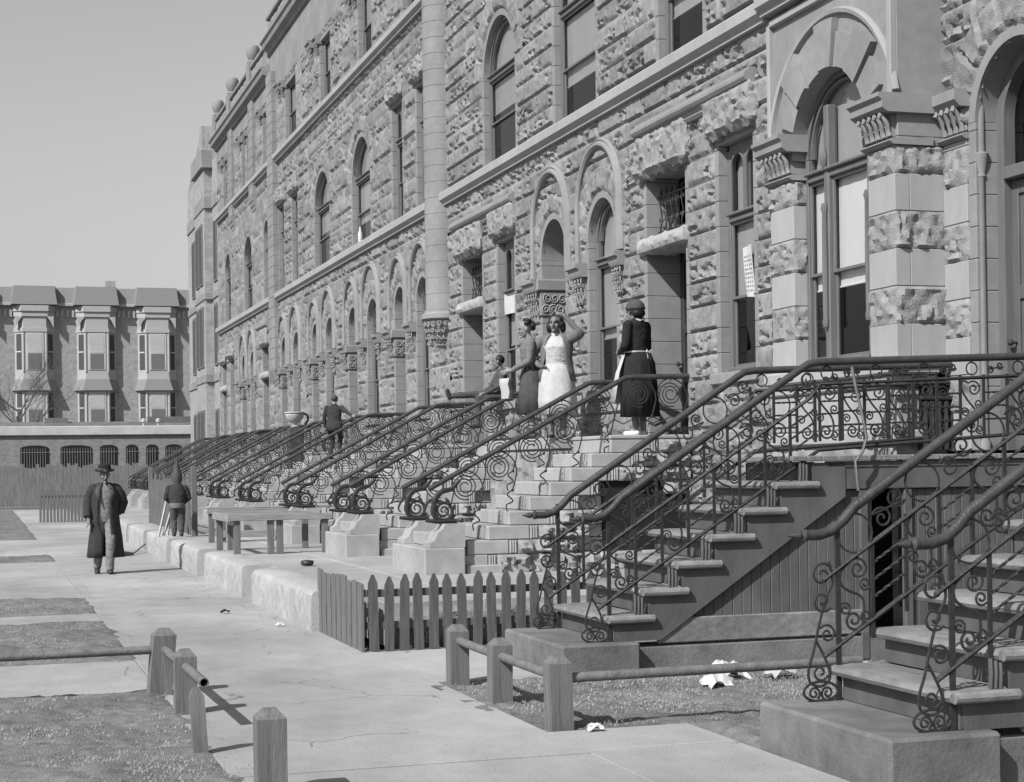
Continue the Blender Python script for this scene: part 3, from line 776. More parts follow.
# set-back entrance wall, its pier, colonnette and arched door
wall_obj('wall', rockwall(11.0, 14.37, .3, 12.75, .045, [(12.56, 13.84, 1.7, 5.5, True), (13.96, 14.37, 1.76, 5.2, False), (12.0, 13.4, 6.9, 9.2, False)], 31, BX, 7.), 'rock', tD)
piers(tD, 13.96, 14.37, BX - .05, BX + .4, 1.78, 4.72, 17)
mb = MB(); mb.cbox(BX - .04, BX + .3, 13.98, 14.36, 4.80, 5.02, .01)
molding(mb, 13.94, 14.37, [(BX + .3, 4.72), (BX - .07, 4.72), (BX - .12, 4.75), (BX - .07, 4.78), (BX + .3, 4.80)])
for i in range(4):
    y = 14.02 + i * .1; mb.tube([(BX - .05 - .10 * (q / 8) ** 2, y, 4.80 + .22 * q / 8) for q in range(9)] + [(BX - .16, y, 4.98)], .026, 6)
cp = mb.build('capital', 'ashlar', tD); ab = MB(); molding(ab, 13.92, 14.37, [(BX + .3, 5.021), (BX - .14, 5.021), (BX - .2, 5.08), (BX - .2, 5.18), (BX + .3, 5.2)]); ab.build('abacus', 'ashlar', cp)
MB().lathe([(.06, 0), (.06, .08), (.04, .12), (.04, .18), (.038, 2.55), (.05, 2.57), (.04, 2.6), (.065, 2.70), (.075, 2.78), (.04, 2.8), (.04, 3.3)], (BX + .04, 13.86, 1.78), 14).build('colonnette', 'ashlar', tD)
surround(tD, 12.56, 13.84, 1.78, 5.5, True, .5, BX, .12, False); voussoirs(tD, 12.56, 13.84, 5.5, 1.12, BX, 8, .045, .045)
dm = MB(); dm.sweep([(0, 0), (0, -.12), (-.12, -.12), (-.12, 0)], shiftx(arch_pts(13.2, 4.86, .64, 24, 1.78), BX + .2)); dm.cbox(BX + .18, BX + .3, 12.68, 13.72, 4.3, 4.42, .01)
dm.build('door_frame', 'frame', tD); panel_door(tD, 12.68, 13.72, 1.78, 4.3, BX + .3, 'doorm')
window(tD, 12.0, 13.4, 6.9, 9.2, False, 8.5, BX, .18, (.5, 'blind')); surround(tD, 12.0, 13.4, 6.9, 9.2, False, .3, BX)
for (x, a, b) in ((8.36, 14.37, 17.05), (BX, 11.0, 14.2)):
    for z in (6.60, 10.62): molding(MB(), a, b, [(x + .05, z), (x - .12, z), (x - .12, z + .04), (x - .19, z + .09), (x - .19, z + .21), (x - .16, z + .24), (x + .05, z + .26)]).build('string_course', 'pale', tD)
    molding(MB(), a, b, [(x + .2, 12.75), (x - .06, 12.75), (x - .12, 13.95), (x - .28, 14.1), (x - .36, 14.27), (x - .36, 14.33), (x + .2, 14.4)]).build('cornice', 'ashlar', tD)
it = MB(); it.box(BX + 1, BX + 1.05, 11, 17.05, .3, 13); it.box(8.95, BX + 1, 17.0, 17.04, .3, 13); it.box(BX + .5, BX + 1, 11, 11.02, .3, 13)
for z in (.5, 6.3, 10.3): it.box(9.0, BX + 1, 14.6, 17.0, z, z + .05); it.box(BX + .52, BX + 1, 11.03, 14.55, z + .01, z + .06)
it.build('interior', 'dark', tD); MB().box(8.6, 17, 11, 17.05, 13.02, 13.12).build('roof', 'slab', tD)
tE = thing('row_house', (BX, 9, .4), 'set-back stone row house behind the nearest wooden steps', 'house', 'row houses of the stone terrace')
wall_obj('wall', rockwall(6.0, 11.0, .3, 12.75, .06, [(8.0, 9.25, 1.7, 5.5, True), (6.6, 7.6, 2.75, 5.4, False), (7.4, 9.0, 6.9, 9.2, False)], 33, BX, 7.), 'rock', tE)
surround(tE, 8.0, 9.25, 1.78, 5.5, True, .5, BX, .12, False); panel_door(tE, 8.0, 9.25, 1.78, 5.3, BX + .3, 'doorm')
surround(tE, 6.6, 7.6, 2.75, 5.4, False, .3, BX); window(tE, 6.6, 7.6, 2.75, 5.4, False, 4.6, BX, .18, (.5, 'blind'))
surround(tE, 7.4, 9.0, 6.9, 9.2, False, .3, BX); window(tE, 7.4, 9.0, 6.9, 9.2, False, 8.5, BX, .18, (.5, 'blind'))
sc = MB(); molding(sc, 6, 11, [(BX + .2, 12.75), (BX - .06, 12.75), (BX - .12, 13.3), (BX - .52, 13.66), (BX - .5, 13.76), (BX + .2, 13.8)]); sc.build('cornice', 'ashlar', tE)
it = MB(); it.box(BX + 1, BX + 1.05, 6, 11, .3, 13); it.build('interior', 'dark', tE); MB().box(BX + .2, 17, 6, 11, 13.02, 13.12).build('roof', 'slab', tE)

# small loose things on the windows
o = MB().lathe([(.05, 0), (.055, .02), (.055, .2), (.03, .27), (.025, .34), (.03, .36)], (FX - .08, 38.15, 6.821), 12).build('milk_bottle', 'milk', loc=(FX - .08, 38.15, 6.82))
tag(o, 'white bottle standing on an upstairs window sill', 'bottle')
def paper(name, pts, label, cat, lines=0):
    c = [sum(p[i] for p in pts) / 4 for i in range(3)]
    mb = MB(); n = 6; vs = []
    for i in range(n + 1):
        for j in range(n + 1):
            u, v = i / n, j / n
            p = [(pts[0][k] * (1 - u) + pts[1][k] * u) * (1 - v) + (pts[3][k] * (1 - u) + pts[2][k] * u) * v for k in range(3)]
            p[0] -= .008 * sin(5 * u + 3 * v); vs.append(p)
    W = n + 1
    mb.add(vs, [(i * W + j, (i + 1) * W + j, (i + 1) * W + j + 1, i * W + j + 1) for i in range(n) for j in range(n)])
    o = mb.build(name, 'paper', loc=c); tag(o, label, cat); OFF[o.name] = tuple(c)
    if lines:
        ink = MB(); 
        for q in range(lines):
            v0 = .12 + .76 * q / lines; v1 = v0 + .25 / lines
            for s0 in range(4):
                u0 = .12 + .2 * s0; u1 = u0 + random.uniform(.08, .17)
                qd = []
                for (u, v) in ((u0, v0), (u1, v0), (u1, v1), (u0, v1)):
                    p = [(pts[0][k] * (1 - u) + pts[1][k] * u) * (1 - v) + (pts[3][k] * (1 - u) + pts[2][k] * u) * v for k in range(3)]
                    p[0] -= .010 + .008 * sin(5 * u + 3 * v); qd.append(p)
                ink.add(qd, [(0, 1, 2, 3)])
        ink.build('print', 'ink', o)
    return o
paper('paper_notice', [(8.50, 18.02, 3.62), (8.50, 17.80, 3.60), (8.50, 17.88, 4.22), (8.50, 18.12, 4.20)], 'torn paper notice stuck to the window pane beside the big arched window', 'notice', 9)
paper('white_card', [(8.47, 27.50, 4.24), (8.47, 26.66, 4.22), (8.47, 26.66, 4.60), (8.47, 27.50, 4.62)], 'blank white card across the window above the sitting boy', 'card')
# ------------------------------------------------------------------ ground
def sheet(name, mat, x0, x1, y0, y1, z, nx=2, ny=2, amp=0., seed=0, label=None, edge=None, spill=None):
    X, Y = np.meshgrid(np.linspace(x0, x1, nx + 1), np.linspace(y0, y1, ny + 1), indexing='ij')
    Z = np.full(X.shape, float(z))
    if amp: Z += amp * (fbm(X * 2.2, Y * 2.2, seed, 4) - .5) + amp * .6 * (fbm(X * 11, Y * 11, seed + 3, 2) - .5)
    if spill: Z -= np.maximum(0, X - spill) * .35 + (np.maximum(0, y0 + .10 - Y) + np.maximum(0, Y - y1 + .10)) * .30
    if name == 'dirt_yard': Z -= .12 * sstep(4.55, 4.40, X) * sstep(10.42, 10.33, Y)
    if edge:
        X = X + np.where((np.abs(X - x0) < 1e-6) | (np.abs(X - x1) < 1e-6), edge * (vnoise(Y * 5, Y * 0 + seed, seed) - .5), 0)
        Y = Y + np.where((np.abs(Y - y0) < 1e-6) | (np.abs(Y - y1) < 1e-6), edge * (vnoise(X * 5, X * 0 + seed + 9, seed) - .5), 0)
    mb = MB(); W = ny + 1
    mb.add(np.stack([X, Y, Z], -1).reshape(-1, 3), [(i * W + j, (i + 1) * W + j, (i + 1) * W + j + 1, i * W + j + 1) for i in range(nx) for j in range(ny)])
    o = mb.build(name, mat); tag(o, kind='structure'); return o
sheet('ground', 'dirt', -900, 900, -60, 1500, -.09)
mb = MB()                                                           # pavement flags with open joints
y = 3.0; k = 0
random.seed(3)
while y < 75:
    y2 = y + random.uniform(2.0, 2.4)
    g = .007
    mb.cbox(1.30, 3.42, y + g, y2 - g, -.088, .0 + random.uniform(-.004, .004), .003)
    y = y2; k += 1
mb.cbox(3.421, 4.9, 13.02, 15.55, -.088, -.004, .006); mb.cbox(3.421, 4.4, 9.6, 10.33, -.088, -.002, .006); mb.cbox(3.421, 4.4, 7.0, 9.59, -.088, -.004, .006)
for (a, b) in ((13.45, 15.7), (19.9, 20.95), (23.6, 28.4), (28.41, 33.2), (35.5, 39.8), (39.81, 44)): mb.cbox(-1.6, 1.295, a, b, -.088, -.006, .006)
tag(mb.build('sidewalk', 'walk'), kind='structure')
for i, (a, b) in enumerate(((3, 13.45), (15.7, 19.9), (20.95, 23.6), (33.2, 35.5), (44, 75))):
    sheet('grass_strip', 'grass', -1.6, 1.50, a - .08, b + .08, .004, 90, int((b - a) * 22) if b < 40 else 100, .055, i, spill=1.27)
mb = MB(); mb.cbox(-1.8, -1.601, 0, 120, -.3, .02, .02); tag(mb.build('kerb', 'curb'), kind='structure')
sheet('road', 'road', -11, -1.81, -20, 160, -.084)
sheet('dirt_yard', 'dirt', 3.30, 9.2, 9.1, 13.06, -.012, 170, 110, .06, 5)
sheet('dirt_yard', 'dirt', 3.43, 9.2, 15.0, 15.75, -.02, 80, 12, .06, 8)
# raised front yards
mb = MB(); random.seed(5)
for i in range(9):
    a = 15.78 + i * 5.2; b = min(a + 5.2, 62)
    xs = [3.62, 4.6, 6.2, 8.5]
    for j in range(3):
        for q in range(2):
            c, d = a + (b - a) * q / 2, a + (b - a) * (q + 1) / 2
            mb.cbox(xs[j] + .004, xs[j + 1] - .004, c + .004, d - .004, .0, .42 + random.uniform(-.006, .006), .01)
tag(mb.build('yard_terrace', 'yard'), kind='structure')
mb = MB().rock(3.66, 8.3, 15.74, 15.79, -.02, .36, .05, .05, 3, faces='y'); tag(mb.build('yard_edge', 'rock2'), kind='structure')

# coping stones along the yards
def coping(y0, y1, seed, zt=.43, label=''):
    n = int((y1 - y0) / .035); mb = MB(); prof = []
    fx = 3.24; bx = 3.72
    pts = [(fx, -.02), (fx, .05), (fx, .10), (fx, .15), (fx, .20), (fx, .25), (fx + .002, .31), (fx + .008, zt - .05), (fx + .03, zt - .018), (fx + .08, zt), (fx + .25, zt + .005), (bx - .08, zt), (bx, zt - .03), (bx, -.02)]
    rows = []
    for i in range(n + 1):
        y = y0 + (y1 - y0) * i / n
        for k, (x, z) in enumerate(pts):
            if 0 < k < 10 and 0 < i < n:
                d = .024 * (facets(np.array([y * 15.]), np.array([z * 17.]), seed)[0] - .4) + .03 * (fbm(np.array([y * 20.]), np.array([z * 14.]), seed)[0] - .5)
                x = x - d * (1 if k < 8 else .3)
            rows.append((x, y, z))
    K = len(pts)
    fs = [(i * K + k, i * K + k + 1, (i + 1) * K + k + 1, (i + 1) * K + k) for i in range(n) for k in range(K - 1)]
    fs += [tuple(range(K))[::-1], tuple(range(n * K, (n + 1) * K))]
    mb.add(rows, fs)
    o = mb.build('coping_stone', 'curb', loc=(3.45, (y0 + y1) / 2, 0)); OFF[o.name] = (3.45, (y0 + y1) / 2, 0)
    tag(o, label, 'kerb stone', 'rock-faced coping stones along the front yards'); return o
segs = [(17.5, 21.55, 'rock-faced coping stone nearest, running up to the picket fence'), (22.45, 26.4, 'rock-faced coping stone second from the picket fence, in front of the near plank frame'), (27.3, 31.2, 'rock-faced coping stone beside the far plank trestle, short of the child'), (32.0, 35.9, 'rock-faced coping stone on which the child stands'),
        (36.7, 40.4, 'rock-faced coping stone where the broom handle points'), (41.2, 45.2, 'rock-faced coping stone beyond the broom, in front of the far pickets'), (46, 50, 'small far coping stone behind the walking man'), (51, 56, 'farthest coping stone at the end of the yards')]
for i, (a, b, l) in enumerate(segs): coping(a, b, 11 + i, label=l)
for i in range(len(segs) - 1):
    a, b = segs[i][1] + .01, segs[i + 1][0] - .01
    tag(MB().cbox(3.36, 3.7, a, b, -.02, .2, .02).build('gate_sill', 'step'), kind='structure')

# ------------------------------------------------------------------ stone stoops
ST0 = 19.4; SW = 1.44; NS = 9; RISE = .17; RUN = .262; XL = 7.32; ZL = 2.0
def make_stoop():
    t = thing('stone_stoop', (6.4, ST0 + SW / 2, .42), 'x', 'stoop', 'stone stoops with iron railings')
    y0, y1 = ST0, ST0 + SW
    st = MB(); rk = MB(); flutes = []; core = MB()
    for k in range(0, NS):
        zt = ZL - RISE * k; zb = zt - RISE; xf = XL - RUN * k
        if k == NS - 1: zb = .40
        st.cbox(xf - .02, xf + .50, y0, y1, zb + .002, zt, .012)
        fl = MB()
        for q in range(3): fl.cbox(xf + .515 + .03 * q, xf + .535 + .03 * q, y0 - .005, y0 + .1, zb + .012, zt - .008, .008)
        fl.box(xf + .501, xf + .61, y0 + .012, y0 + .12, zb + .006, zt - .006); flutes.append(fl)
        x = xf + .615; s = k * 5
        while x < 8.32:
            x2 = min(x + .55 + .5 * (((k * 37 + s * 13) % 10) / 10), 8.36)
            if 8.36 - x2 < .25: x2 = 8.36
            if not (zt < 1.6 and zb > .5 and 7.3 < (x + x2) / 2 < 8.15): rk.rock(x + .002, x2 - .002, y0 + .005, y0 + .14, zb + .003, zt - .003, .03, .12, s + 3, base=.005, faces='y', joint=.02)
            x = x2; s += 1
        core.box(xf + .45, 8.35, y0 + .1, y1 - .03, zb + .01, zt - .004)
    st.cbox(XL - .03, 8.38, y0 - .01, y1 + .01, ZL + .001, ZL + .05, .012)
    s0 = st.build('step', 'step', t); [q.build('fluted_strip', 'step', s0) for q in flutes]; rk.build('rough_course', 'rock2', s0); core.build('core', 'step', s0)
    MB().box(7.2, 8.30, y0 + .06, y0 + .095, .60, 1.60).build('cellar_shade_panel', 'dark', t)  # solid near-black box, painted as the shade inside a cellar opening
    # base course and pedestals
    b = MB(); b.cbox(5.45, 8.3, y0 - .04, y0 + .1, .40, .52, .01); b.build('base_course', 'step', s0)
    pd = MB(); pd.cbox(4.92, 5.42, y0 - .1, y1 + .1, .40, .74, .015)
    prof = [(4.99, .742), (4.99, .80), (5.05, .83), (5.09, .92), (5.15, .96), (5.18, 1.02), (5.42, 1.02), (5.42, .742)]
    pd.prism(prof, 'y', y0 - .09, y0 + .26); pd.prism(prof, 'y', y1 - .26, y1 + .09); pd.cbox(5.1, 5.42, y0 + .265, y1 - .265, .742, .9, .012)
    pd.build('pedestal', 'step', t)
    # railings
    XB, ZB = 7.54, 2.76; m = (2.76 - 1.43) / (7.54 - 5.02)
    zt = lambda x: ZB + (x - XB) * m if x < XB else ZB + .015 * (x - XB)
    first = None
    for y in (y0 + .06, y1 - .06):
        hr = MB(); r = .032
        path = [(5.02, zt(5.02)), (5.3, zt(5.3)), (5.6, zt(5.6)), (6.4, zt(6.4)), (7.2, zt(7.2)), (7.44, zt(7.44) + .0), (7.52, ZB - .012), (7.62, ZB), (7.8, zt(7.8)), (8.38, zt(8.38))]
        hr.tube([(a, y, b) for a, b in path], r, 8)
        rr = MB()
        def arc3(c, r0, r1, t0, turns, sg, rad, n=16, ys=0.): rr.tube([(a, y + ys, b) for a, b in spiral(c[0], c[1], r0, r1, turns, t0, sg, n)], rad, 5)
        xs = [5.47 + .42 * k for k in range(5)]
        for i, x in enumerate(xs + [7.70, 8.12]):
            flat = x > XB
            cz = zt(x) - .215; c = (x, cz)
            arc3(c, .045, .16, pi * .2, 2.7, 1, .008)                  # wheel of four rings
            # outer bow: over the wheel and down its far side to the node
            nx_, nz_ = x + .17, cz - .27
            bow = [(x - .165, cz - .02), (x - .15, cz + .10), (x - .05, cz + .185), (x + .08, cz + .175), (x + .19, cz + .08), (x + .225, cz - .05), (x + .20, cz - .17), (nx_, nz_)]
            rr.tube([(a, y, b) for a, b in cat(bow)], .009, 5)
            bow2 = [(x + .02, cz + .17), (x + .13, cz + .12), (x + .18, cz), (x + .16, cz - .12), (x + .08, cz - .22), (x + .0, cz - .30)]
            rr.lathe([(.004, -.02), (.02, -.005), (.02, .005), (.004, .02)], (nx_, y, nz_), 6)
            foot = zt(x) - .74 if not flat else ZL + .05
            sq = [(nx_, nz_), (nx_ - .07, nz_ - .05), (nx_ - .02, nz_ - .10), (nx_ - .0, nz_ - .14), (nx_ - .08, nz_ - .18), (nx_ - .07, max(foot, nz_ - .30))] if not flat else [(nx_, nz_), (nx_ - .1, nz_ - .1), (nx_ - .06, foot)]
            rr.tube([(a, y, b) for a, b in cat(sq)], .009, 5)
            if flat and i + 1 < 8: rr.tube([(nx_, y, nz_), (nx_ + .13, y, nz_ + .05 if not flat else nz_ - .06), (nx_ + .26, y, nz_ + (.43 * m - .03 if not flat else .0))], .008, 5)
            rr.tube([(x, y, cz + .16), (x + .01, y, zt(x))], .008, 4)
        nw = MB()                                                       # cast scroll newel
        S1 = spiral(5.20, 1.175, .135, .018, 2.3, radians(150), 1, 18)
        pth = cat([(5.40, zt(5.40) - .10), (5.30, 1.43), (5.18, 1.40), (5.10, 1.32), S1[0]], 5)[:-1] + S1
        L_ = len(pth); nw.tube([(a, y, b) for a, b in pth], [.020 + .016 * sin(pi * min(1, k / (L_ * .5))) - .012 * max(0, (k / L_ - .5)) * 2 for k in range(L_)], 7)
        lf = cat([(5.11, 1.33), (5.02, 1.28), (4.97, 1.18), (5.0, 1.13)], 5); nw.tube([(a, y, b) for a, b in lf], [.022 - .001 * k for k in range(len(lf))], 5)
        for q in range(7):
            a = q * .9; nw.tube([(5.20 + (.10 + .03 * s_) * cos(a + .25 * s_), y, 1.17 + (.10 + .03 * s_) * sin(a + .25 * s_)) for s_ in range(3)], [.03, .024, .008], 5)
        nw.tube([(4.98, y, 1.06), (5.12, y, 1.05), (5.36, y, 1.05)], [.02, .035, .03], 6)
        if first is None:
            R = hr.build('railing', 'ironl', t); a = rr.build('scrollwork', 'iron', R); b = nw.build('scroll_newel', 'iron', R); first = True
        else:
            R = hr.build('railing', 'ironl', t); rr.build('scrollwork', 'iron', R); nw.build('scroll_newel', 'iron', R)
    return t
stoop0 = make_stoop()
stoop0['label'] = 'stone stoop on which the woman in the black dress stands, nearest of the stone ones'
spots = [(24.65, 'stone stoop under the arched door, just left of the black-dressed woman\'s stoop'), (29.13, 'stone stoop between the climbing child\'s and the one under the arched door'), (34.65, 'stone stoop that the child in the dark jacket climbs'), (39.38, 'stone stoop between the urn and the next one nearer the camera'),
         (44.08, 'stone stoop with the urn beside its landing'), (48.88, 'stone stoop next beyond the urn'), (52.2, 'stone stoop third from the far end of the row'), (56.7, 'stone stoop second from the far end of the row'), (61.4, 'stone stoop at the far end of the row, against the brick house')]
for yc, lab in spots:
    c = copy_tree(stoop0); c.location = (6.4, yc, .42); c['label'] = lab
# landing between two stoops, where the women stand
t = thing('porch_landing', (7.7, 22.4, .42), 'stone landing slab beside the arched window, under the woman in the white dress', 'landing')
MB().cbox(7.05, 8.36, 20.97, 23.87, 1.90, 2.048, .012).build('slab', 'step', t)
MB().rock(7.1, 8.35, 21.0, 23.85, .42, 1.898, .06, .06, 9, faces='xy').build('rough_wall', 'rock2', t)

# ------------------------------------------------------------------ wooden porch steps with wrought-iron railings
WX0 = 4.65; WY0, WY1 = 12.97, 14.30
def make_wood_stoop():
    t = thing('wooden_porch', (6.0, (WY0 + WY1) / 2, 0), 'brown wooden porch steps with wrought-iron railings up to the corner house', 'porch steps', 'wooden porch steps')
    y0, y1 = WY0, WY1; ZP = 1.75
    MB().cbox(4.40, 5.08, y0 - .10, y1 + .14, -.08, .255, .02).build('stone_slab', 'slab', t)
    xs = [4.84 + .302 * k for k in range(7)]; zs = [.470 + .2133 * k for k in range(7)]
    for k in range(6):
        x, z = xs[k], zs[k]
        mb = MB(); r = .026
        xb = xs[k + 1] + .03
        poly = [(x + .03, z - .055), (x, z - .045), (x - .012, z - .0275), (x, z - .008), (x + .03, z)]
        # board with rounded nose along the front and the side
        prof = [(x, z - .065), (x - .022, z - .057), (x - .034, z - .034), (x - .022, z - .009), (x, z), (xb, z), (xb, z - .052), (x + .04, z - .052)]
        mb.prism(prof, 'y', y0 - .02, y1 + .02)
        mb.tube([(x - .005, y0 - .024, z - .034), (xb + .06, y0 - .024, z - .034)], .0335, 10)
        s = mb.build('step', 'tread', t)
        MB().cbox(x + .05, x + .075, y0 + .02, y1 - .02, z - .2133 + .001, z - .053, .003).build('riser', 'porch', s)
        br = MB()
        for q in range(3): br.tube([(xb - .10 + .03 * q, y0 - .006, z + .165 - .012 * q), (xb - .10 + .03 * q, y0 - .012, z + .09), (xb - .10 + .03 * q, y0 - .004, z + .004)], .014, 6)
        br.build('bracket', 'porch', s)
    MB().cbox(xs[6] + .05, xs[6] + .075, y0 + .02, y1 - .02, zs[5] + .001, ZP - .05, .003).build('riser', 'porch', t)
    # stringer with stepped top
    for y in (y0 + .0, y1 - .04):
        pts = [(4.92, .256)]
        for k in range(6): pts += [(xs[k] + .05, zs[k] - .055), (xs[k + 1] + .05, zs[k] - .055)]
        pts += [(xs[6] + .05, ZP - .06), (xs[6] + .36, ZP - .06), (xs[6] + .36, ZP - .35), (5.30, .256)]
        MB().prism(pts, 'y', y, y + .035).build('stringer', 'porch', t)
    p = MB(); x = 6.50
    for k in range(17):
        a = 6.50 + k * .143; p.cbox(a, a + .139, y0 - .03, y1, ZP - .045, ZP, .006)
    pl = p.build('platform', 'tread', t)
    pl2 = MB(); pl2.cbox(6.84, 8.9, y0 + .01, y0 + .05, 1.46, ZP - .048, .006); pl2.cbox(6.84, 8.9, y0 - .0, y0 + .009, ZP - .10, ZP - .05, .004); pl2.build('fascia', 'porch', pl)
    # boarded side under the stair, with the open dark doorway
    bd = MB(); a = 5.36
    while a < 8.88:
        top = min(1.455, .256 + (a - 5.36) / (6.98 - 5.30) * (ZP - .35 - .256) + .30) if a < 7.05 else 1.455
        if not (7.25 < a + .04 < 7.62) and top > .30: bd.cbox(a, a + .085, y0 + .055, y0 + .075, .24, max(top, .3), .006)
        a += .088
    side = bd.build('side_boards', 'porch', t)
    MB().cbox(5.28, 7.24, y0 + .02, y0 + .054, .22, .43, .01).build('base_plank', 'tread', side)
    fr = MB()
    for a in (7.20, 7.63): fr.cbox(a - .04, a + .04, y0 + .02, y0 + .08, .0, 1.458, .008)
    fr.build('doorway_frame', 'porch', side)
    MB().box(7.10, 7.8, y0 + .6, y0 + .62, 0, 1.46).build('doorway_shade_back', 'dark', side)  # near-black sheet painted as the shade inside the doorway
    MB().cbox(5.09, 8.9, y0 + .03, y0 + .35, -.08, .205, .015).build('foundation', 'slab', t)
    XB, ZB = 6.71, 2.545; m = .645
    zt = lambda x: ZB + (x - XB) * m if x < XB else ZB + .03 * (x - XB)
    for si, y in enumerate((y0 + .03, y1 - .03)):
        xe = 8.86
        hr = MB()
        path = [(4.66, 1.262), (4.74, 1.262), (4.82, 1.285), (4.90, 1.345), (4.98, zt(4.98)), (5.5, zt(5.5)), (6.2, zt(6.2)), (6.6, zt(6.6)), (6.69, ZB - .016), (6.79, ZB + .0), (7.2, zt(7.2)), (8.0, zt(8.0)), (xe, zt(xe))]
        hr.tube([(a, y, b) for a, b in path], .033, 12)
        hr.lathe([(.033, .0), (.038, -.01), (.038, -.025), (.024, -.035), (.016, -.04), (.026, -.055), (.024, -.075), (.010, -.11), (.002, -.135)], (4.66, y, 1.262), 12, 'x')
        rr = MB()
        def tb(p2, r=.0085, n=5, dy=0.): rr.tube([(a, y + dy, b) for a, b in p2], r, n)
        def bar(x, za, zb, w=.011): rr.box(x - w, x + w, y - .008, y + .008, za, zb)
        o2 = lambda x: zt(x) - (.30 if x < XB else .17); o3 = lambda x: zt(x) - (.76 if x < XB else .68)
        mid = [(4.78, o2(4.78)), (6.66, o2(6.66))]; 
        rr.tube([(4.76, y, o2(4.76)), (6.70, y, zt(6.70) - .30), (6.80, y, zt(6.8) - .19), (xe, y, o2(xe))], .016, 4)
        rr.tube([(4.76, y, o3(4.76)), (6.78, y, zt(6.70) - .74), (xe, y, o3(xe))], .017, 4)
        xs_ = [4.86]
        while xs_[-1] < xe - .1: xs_.append(xs_[-1] + .236)
        for i, x in enumerate(xs_):
            bar(x, (o3(x) - .12 if x < XB else o3(x)) if i else .257, (o2(x) + .02) if i else zt(4.9) - .02, .012 if i else .016)
            if i == len(xs_) - 1: break
            x2 = xs_[i + 1]; xm = (x + x2) / 2; sl = m if x2 < XB + .1 else .03; d = .118
            zc = (zt(xm) + o2(xm)) / 2 - .01; rh = (zt(xm) - o2(xm)) / 2 - .03
            # band under the handrail: ring, then a double scroll
            if i % 2 == 0: tb([(xm + rh * cos(2 * pi * k / 18), zc + rh * sin(2 * pi * k / 18)) for k in range(19)], .007)
            else:
                A = spiral(xm - .045, zc - rh * .30 - .045 * sl, .010, rh * .60, 1.5, -pi * .1, 1, 16); B = spiral(xm + .05, zc + rh * .30 + .05 * sl, .010, rh * .60, 1.5, pi * .9, 1, 16)
                tb(A, .0075); tb(B, .0075); tb(cat([A[-1], (xm, zc), B[-1]], 4), .0075)
            # main band
            zu = lambda q: o2(q); hgt = o2(xm) - o3(xm)
            if i % 2 == 1:
                for f in (.27, .5, .73):
                    zz = o2(xm) - hgt * f
                    rr.tube([(x + d * 2 * k / 8, y, zz + (x + d * 2 * k / 8 - xm) * sl) for k in range(9)], .0105, 4, twist=.9)
            else:
                hgt = o2(xm) - o3(xm); G = lambda u, v: (x + u * .236, o2(x + u * .236) - v * hgt)
                cl = G(.45, .83); A = spiral(cl[0], cl[1], .066, .012, 1.6, 0., -1, 16)
                tb(cat([G(.04, .10), G(.10, .24), G(.32, .40), G(.62, .56), G(.74, .70), A[0]], 5)[:-1] + A, .009)
                cu = G(.58, .20); A = spiral(cu[0], cu[1], .070, .012, 1.6, pi * .75, -1, 16)
                tb(cat([G(.04, .16), G(.12, .06), A[0]], 4)[:-1] + A, .008)
                for (u, v, r_, a_, sg) in ((.20, .60, .042, 0., 1), (.78, .46, .042, pi, 1), (.80, .90, .04, pi * .8, 1)):
                    q = G(u, v); tb(spiral(q[0], q[1], .010, r_, 1.4, a_, sg, 14), .0075)
        # lyre-shaped newel brace
        tb(spiral(4.755, 1.02, .015, .075, 1.4, pi, -1, 14), .009); tb(spiral(4.755, .86, .012, .07, 1.3, pi * 1.2, 1, 14), .009)
        tb([*cat([(4.80, 1.10), (4.825, .98), (4.78, .88), (4.73, .72), (4.69, .56), (4.655, .45), (4.665, .375), (4.73, .345), (4.79, .375), (4.795, .44), (4.765, .52), (4.71, .62)], 5)], .009)
        tb(spiral(4.735, .43, .012, .055, 1.2, pi * 1.5, 1, 14), .008)
        tb(spiral(4.785, .66, .012, .06, 1.4, 0, 1, 14), .008)
        tb([(4.735 + .115 * cos(2 * pi * k / 22), .315 + .06 * sin(2 * pi * k / 22)) for k in range(23)], .009)
        for sx in (-1, 1): tb(spiral(4.735 + sx * .045, .305, .01, .042, 1.4, pi / 2, sx, 12), .008)
        R = hr.build('railing', 'ironl', t); rr.build('scrollwork', 'iron', R)
    return t
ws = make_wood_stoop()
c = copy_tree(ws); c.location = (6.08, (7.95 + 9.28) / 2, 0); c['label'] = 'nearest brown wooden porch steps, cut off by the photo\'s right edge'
# ground-level strap iron leaning by the porch (a loose bent rod on the landing rail)
o = MB().tube([(7.05, 12.9, 2.5), (7.08, 12.88, 2.3), (7.13, 12.86, 2.05), (7.16, 12.86, 1.9), (7.12, 12.86, 1.78), (7.05, 12.86, 1.70), (7.08, 12.87, 1.45)], .013, 6).build('bent_rod', 'pipe', loc=(7.08, 12.87, 1.45)); tag(o, 'bent iron rod hanging from the porch handrail', 'rod')

